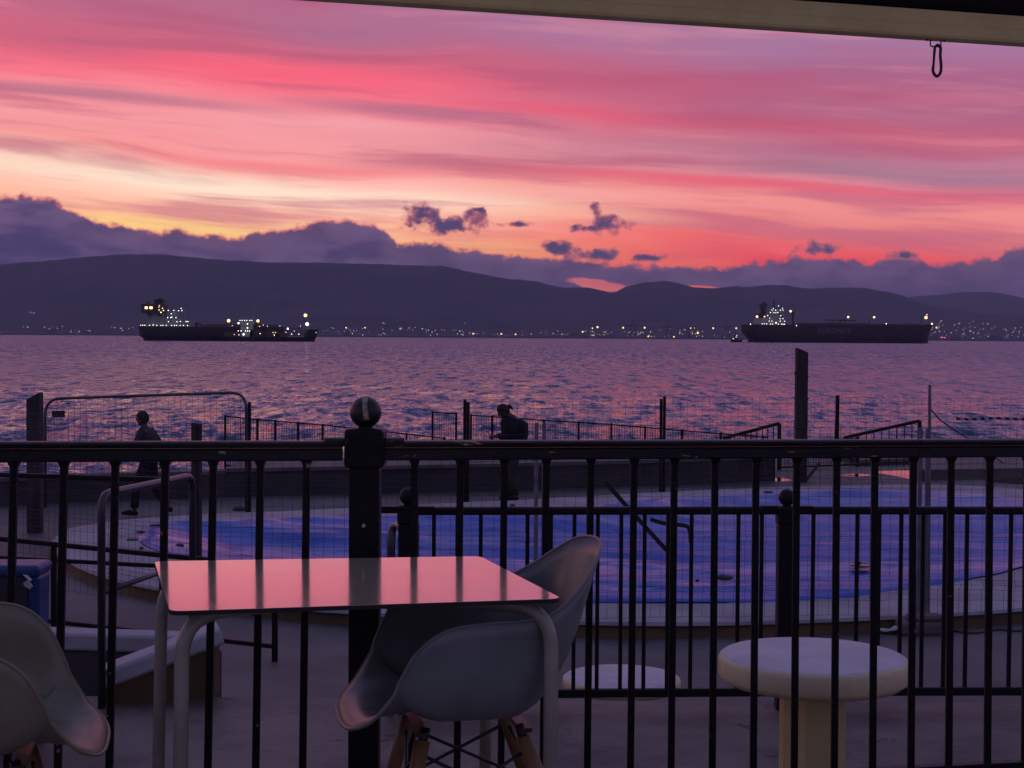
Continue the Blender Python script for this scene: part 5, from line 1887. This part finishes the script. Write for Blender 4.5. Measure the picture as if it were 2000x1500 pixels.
# ------------------------------------------------------------------ armchairs (moulded shell on wooden legs)
def make_chair(label, shell_mat, loc, rot, sc=1.0):
    t = thing('armchair', label, 'chair', loc, 'moulded armchairs at the table')
    t.rotation_euler = (0, 0, rot)
    t.scale = (sc, sc * 1.07, 1.0)
    half = [(0, .305, .382), (.10, .302, .384), (.175, .287, .394), (.230, .248, .426), (.266, .200, .500), (.294, .152, .600), (.312, .088, .656), (.318, .0, .672), (.312, -.08, .676), (.290, -.155, .688),
            (.255, -.215, .728), (.205, -.262, .775), (.14, -.298, .815), (.07, -.318, .832), (0, -.324, .836)]
    full = [Vector(q) for q in half] + [Vector((-q[0], q[1], q[2])) for q in reversed(half[1:-1])]
    rim = spline(full, 6, True)
    n = len(rim)
    c0 = Vector((0, 0.01, .388))
    NRr = 20
    mb = MB()
    mb.v.append(tuple(c0))
    for i in range(1, NRr + 1):
        r = i / NRr
        for q in rim:
            rise = q.z - c0.z
            steep = min(1.0, max(0.0, rise / 0.24))
            bk = min(1.0, max(0.0, (-q.y - 0.12) / 0.18))
            fa = 1 + 1.25 * steep * (1 - 0.80 * bk)    # how soon the wall turns up; the back reclines
            hh = 1 - (1 - r) ** fa
            vv = r ** (1.0 + 2.1 * steep * (1 - 0.42 * bk))
            back = max(0.0, -q.y / 0.32)
            lipk = max(0.0, (r - 0.9) / 0.1) ** 2
            x = c0.x + (q.x - c0.x) * hh * (1 + 0.03 * lipk)
            y = c0.y + (q.y - c0.y) * hh * (1 + 0.02 * lipk)
            z = c0.z + rise * vv - 0.03 * math.sin(math.pi * min(1, r * 1.15)) * (1 - steep) * (1 if q.y < 0.1 else 0.4)
            if q.y > 0.2:
                z += 0.022 * math.sin(math.pi * r) * (q.y / 0.3)       # waterfall front edge
                z -= 0.012 * lipk
            mb.v.append((x, y, z))
    for j in range(n):
        mb.f.append((0, 1 + j, 1 + (j + 1) % n))
    for i in range(NRr - 1):
        for j in range(n):
            a, b = 1 + i * n + j, 1 + i * n + (j + 1) % n
            mb.f.append((a, a + n, b + n, b))

    def loc_obj(nm, mb, m, sm=True):
        me = bpy.data.meshes.new(nm)
        me.from_pydata(mb.v, [], mb.f)
        me.materials.append(M[m])
        me.polygons.foreach_set('use_smooth', [sm] * len(me.polygons))
        o = bpy.data.objects.new(nm, me)
        C.objects.link(o)
        o.parent = t
        return o
    sh = loc_obj('shell', mb, shell_mat)
    sd = sh.modifiers.new('thickness', 'SOLIDIFY')
    sd.thickness = 0.006
    sd.offset = 0
    # rolled rim
    rr_ = []
    for q in rim:
        rr_.append(Vector((q.x * 1.03, q.y * 1.02, q.z - (0.012 if q.y > 0.2 else 0))))
    mbr = MB()
    mbr.tube(rr_ + [rr_[0]], 0.0046, 8, False)
    loc_obj('rim_roll', mbr, shell_mat)
    tops = {}
    for sx in (-1, 1):
        for sy in (-1, 1):
            a = Vector((sx * 0.135, sy * 0.125, 0.318))
            b = Vector((sx * 0.225, sy * 0.215 - 0.02, 0.0))
            tops[(sx, sy)] = (a, b)
            d = (b - a)
            loc_obj('leg', MB().tube([a - d * 0.04, a + d * 0.35, b], [0.0195, 0.0185, 0.012], 14), 'chair_wood')
            loc_obj('bracket', MB().tube([a - d * 0.01 + Vector((0, 0, 0.0)), a + Vector((-sx * 0.012, -sy * 0.012, 0.045))], 0.012, 8), 'chair_metal')
    mbx = MB()
    for (p_, q_) in (((-1, -1), (1, -1)), ((-1, 1), (1, 1)), ((-1, -1), (-1, 1)), ((1, -1), (1, 1))):
        a, b = tops[p_]
        c, d = tops[q_]
        mbx.tube([a.lerp(b, 0.06), c.lerp(d, 0.62)], 0.0048, 6)
        mbx.tube([c.lerp(d, 0.06), a.lerp(b, 0.62)], 0.0048, 6)
    loc_obj('cross_brace', mbx, 'chair_metal')
    for y_ in (-0.125, 0.125):
        loc_obj('mount', MB().box((-0.15, y_ - 0.015, 0.345), (0.15, y_ + 0.015, 0.357)), 'chair_metal', False)
    return t


# local +y is where a sitter faces
make_chair('moulded armchair on wooden legs half under the table, its high back to the right', 'chair_shell', (-0.122, 4.15, 0), R(101), 1.03)
make_chair('cream moulded armchair on wooden legs at the lower left corner, mostly cut off', 'chair_shell_cream', (-1.335, 3.76, 0), R(-78))

# ------------------------------------------------------------------ awning over the terrace with its front bar and hook
YB = 5.0
br = P(2000, 89, YB)
zb = br.z
d = ray(620, 0)
bl = Vector((0, 0, EYE)) + d * ((zb - EYE) / d.z)
dirb = (br - bl).normalized()
Lb, Rb = bl - dirb * 2.6, br + dirb * 1.6
hb_ = 52 * YB / F
aw = thing('awning', 'cream front bar of a dark awning crossing the upper right corner', 'awning', tuple(bl))
sec = [(-.030, hb_), (-.030, hb_ * 0.505), (-.0285, hb_ * 0.49), (-.0285, hb_ * 0.455), (-.031, hb_ * 0.44), (-.031, hb_ * 0.12), (-.026, hb_ * 0.03), (-.016, 0.0), (.022, 0.0), (.030, .010), (.030, hb_)]
sec = [(-x, y) for x, y in sec]
o = obj('front_bar', MB().sweep([Lb, Rb], sec), 'awning_bar', aw)
nb = Vector((-dirb.y, dirb.x, 0)).normalized()
up0, up1 = Lb + Vector((0, 0, hb_)), Rb + Vector((0, 0, hb_))
mb = MB()
for i in range(9):
    k = i / 8
    off = -nb * (0.75 * k) + Vector((0, 0, 0.0005 + 0.62 * k - 0.03 * math.sin(math.pi * k)))
    for j in range(13):
        u = j / 12
        q = up0.lerp(up1, u) + off
        mb.v.append(tuple(q))
for i in range(8):
    for j in range(12):
        a = i * 13 + j
        mb.f.append((a, a + 1, a + 14, a + 13))
cl = obj('cloth', mb, 'awning_cloth', aw, smooth_shade=True)
sd = cl.modifiers.new('thickness', 'SOLIDIFY')
sd.thickness = 0.004
sd.offset = 1
# wire staple and carabiner
hx = P(1824, 82, 4.93)
hx = bl + dirb * ((hx - bl).dot(dirb)) - nb * 0.0
pxm = 4.93 / F
hk = thing('carabiner', 'dark carabiner hanging from a wire staple under the awning bar', 'carabiner', tuple(hx))


def hp_(dx, dy):
    return hx + dirb * (dx * pxm) - Vector((0, 0, (dy) * pxm))


obj('staple', MB().tube(round_path([hp_(-13, -3), hp_(-13, 13), hp_(10, 13), hp_(10, -3)], 0.006, 5), 0.0022, 8), 'chair_metal', hk, smooth_shade=True)
for dx in (-20, 17):
    obj('screw', MB().ball(tuple(hp_(dx, 1)), 0.004, 8, 6), 'chair_metal', hk, smooth_shade=True)
body = spline([hp_(2, 9), hp_(9, 14), hp_(9, 30), hp_(11, 48), hp_(10, 62), hp_(2, 70), hp_(-6, 62), hp_(-6, 52)], 8)
obj('hook', MB().tube(body, 0.0047, 10), 'chair_metal', hk, smooth_shade=True)
obj('gate', MB().tube([hp_(2, 9), hp_(-3, 14), hp_(-4, 24), hp_(-5, 40), hp_(-6, 54)], [0.004, 0.0045, 0.0045, 0.0038, 0.0038], 10), 'chair_metal', hk, smooth_shade=True)

# ------------------------------------------------------------------ evening haze over the bay
hz = MB().box((-14000, -300, SEA - 3), (14000, 22500, 760))
ho = obj('haze', hz, None, kind='stuff')
hm_ = bpy.data.materials.new('haze')
hm_.use_nodes = True
hn = hm_.node_tree
hn.nodes.clear()
pv = hn.nodes.new('ShaderNodeVolumePrincipled')
pv.inputs['Color'].default_value = (0.72, 0.72, 0.95, 1)
pv.inputs['Density'].default_value = 3.2e-5
pv.inputs['Anisotropy'].default_value = 0.0
hn.links.new(pv.outputs[0], hn.nodes.new('ShaderNodeOutputMaterial').inputs['Volume'])
ho.data.materials.append(hm_)
scene.cycles.volume_bounces = 0
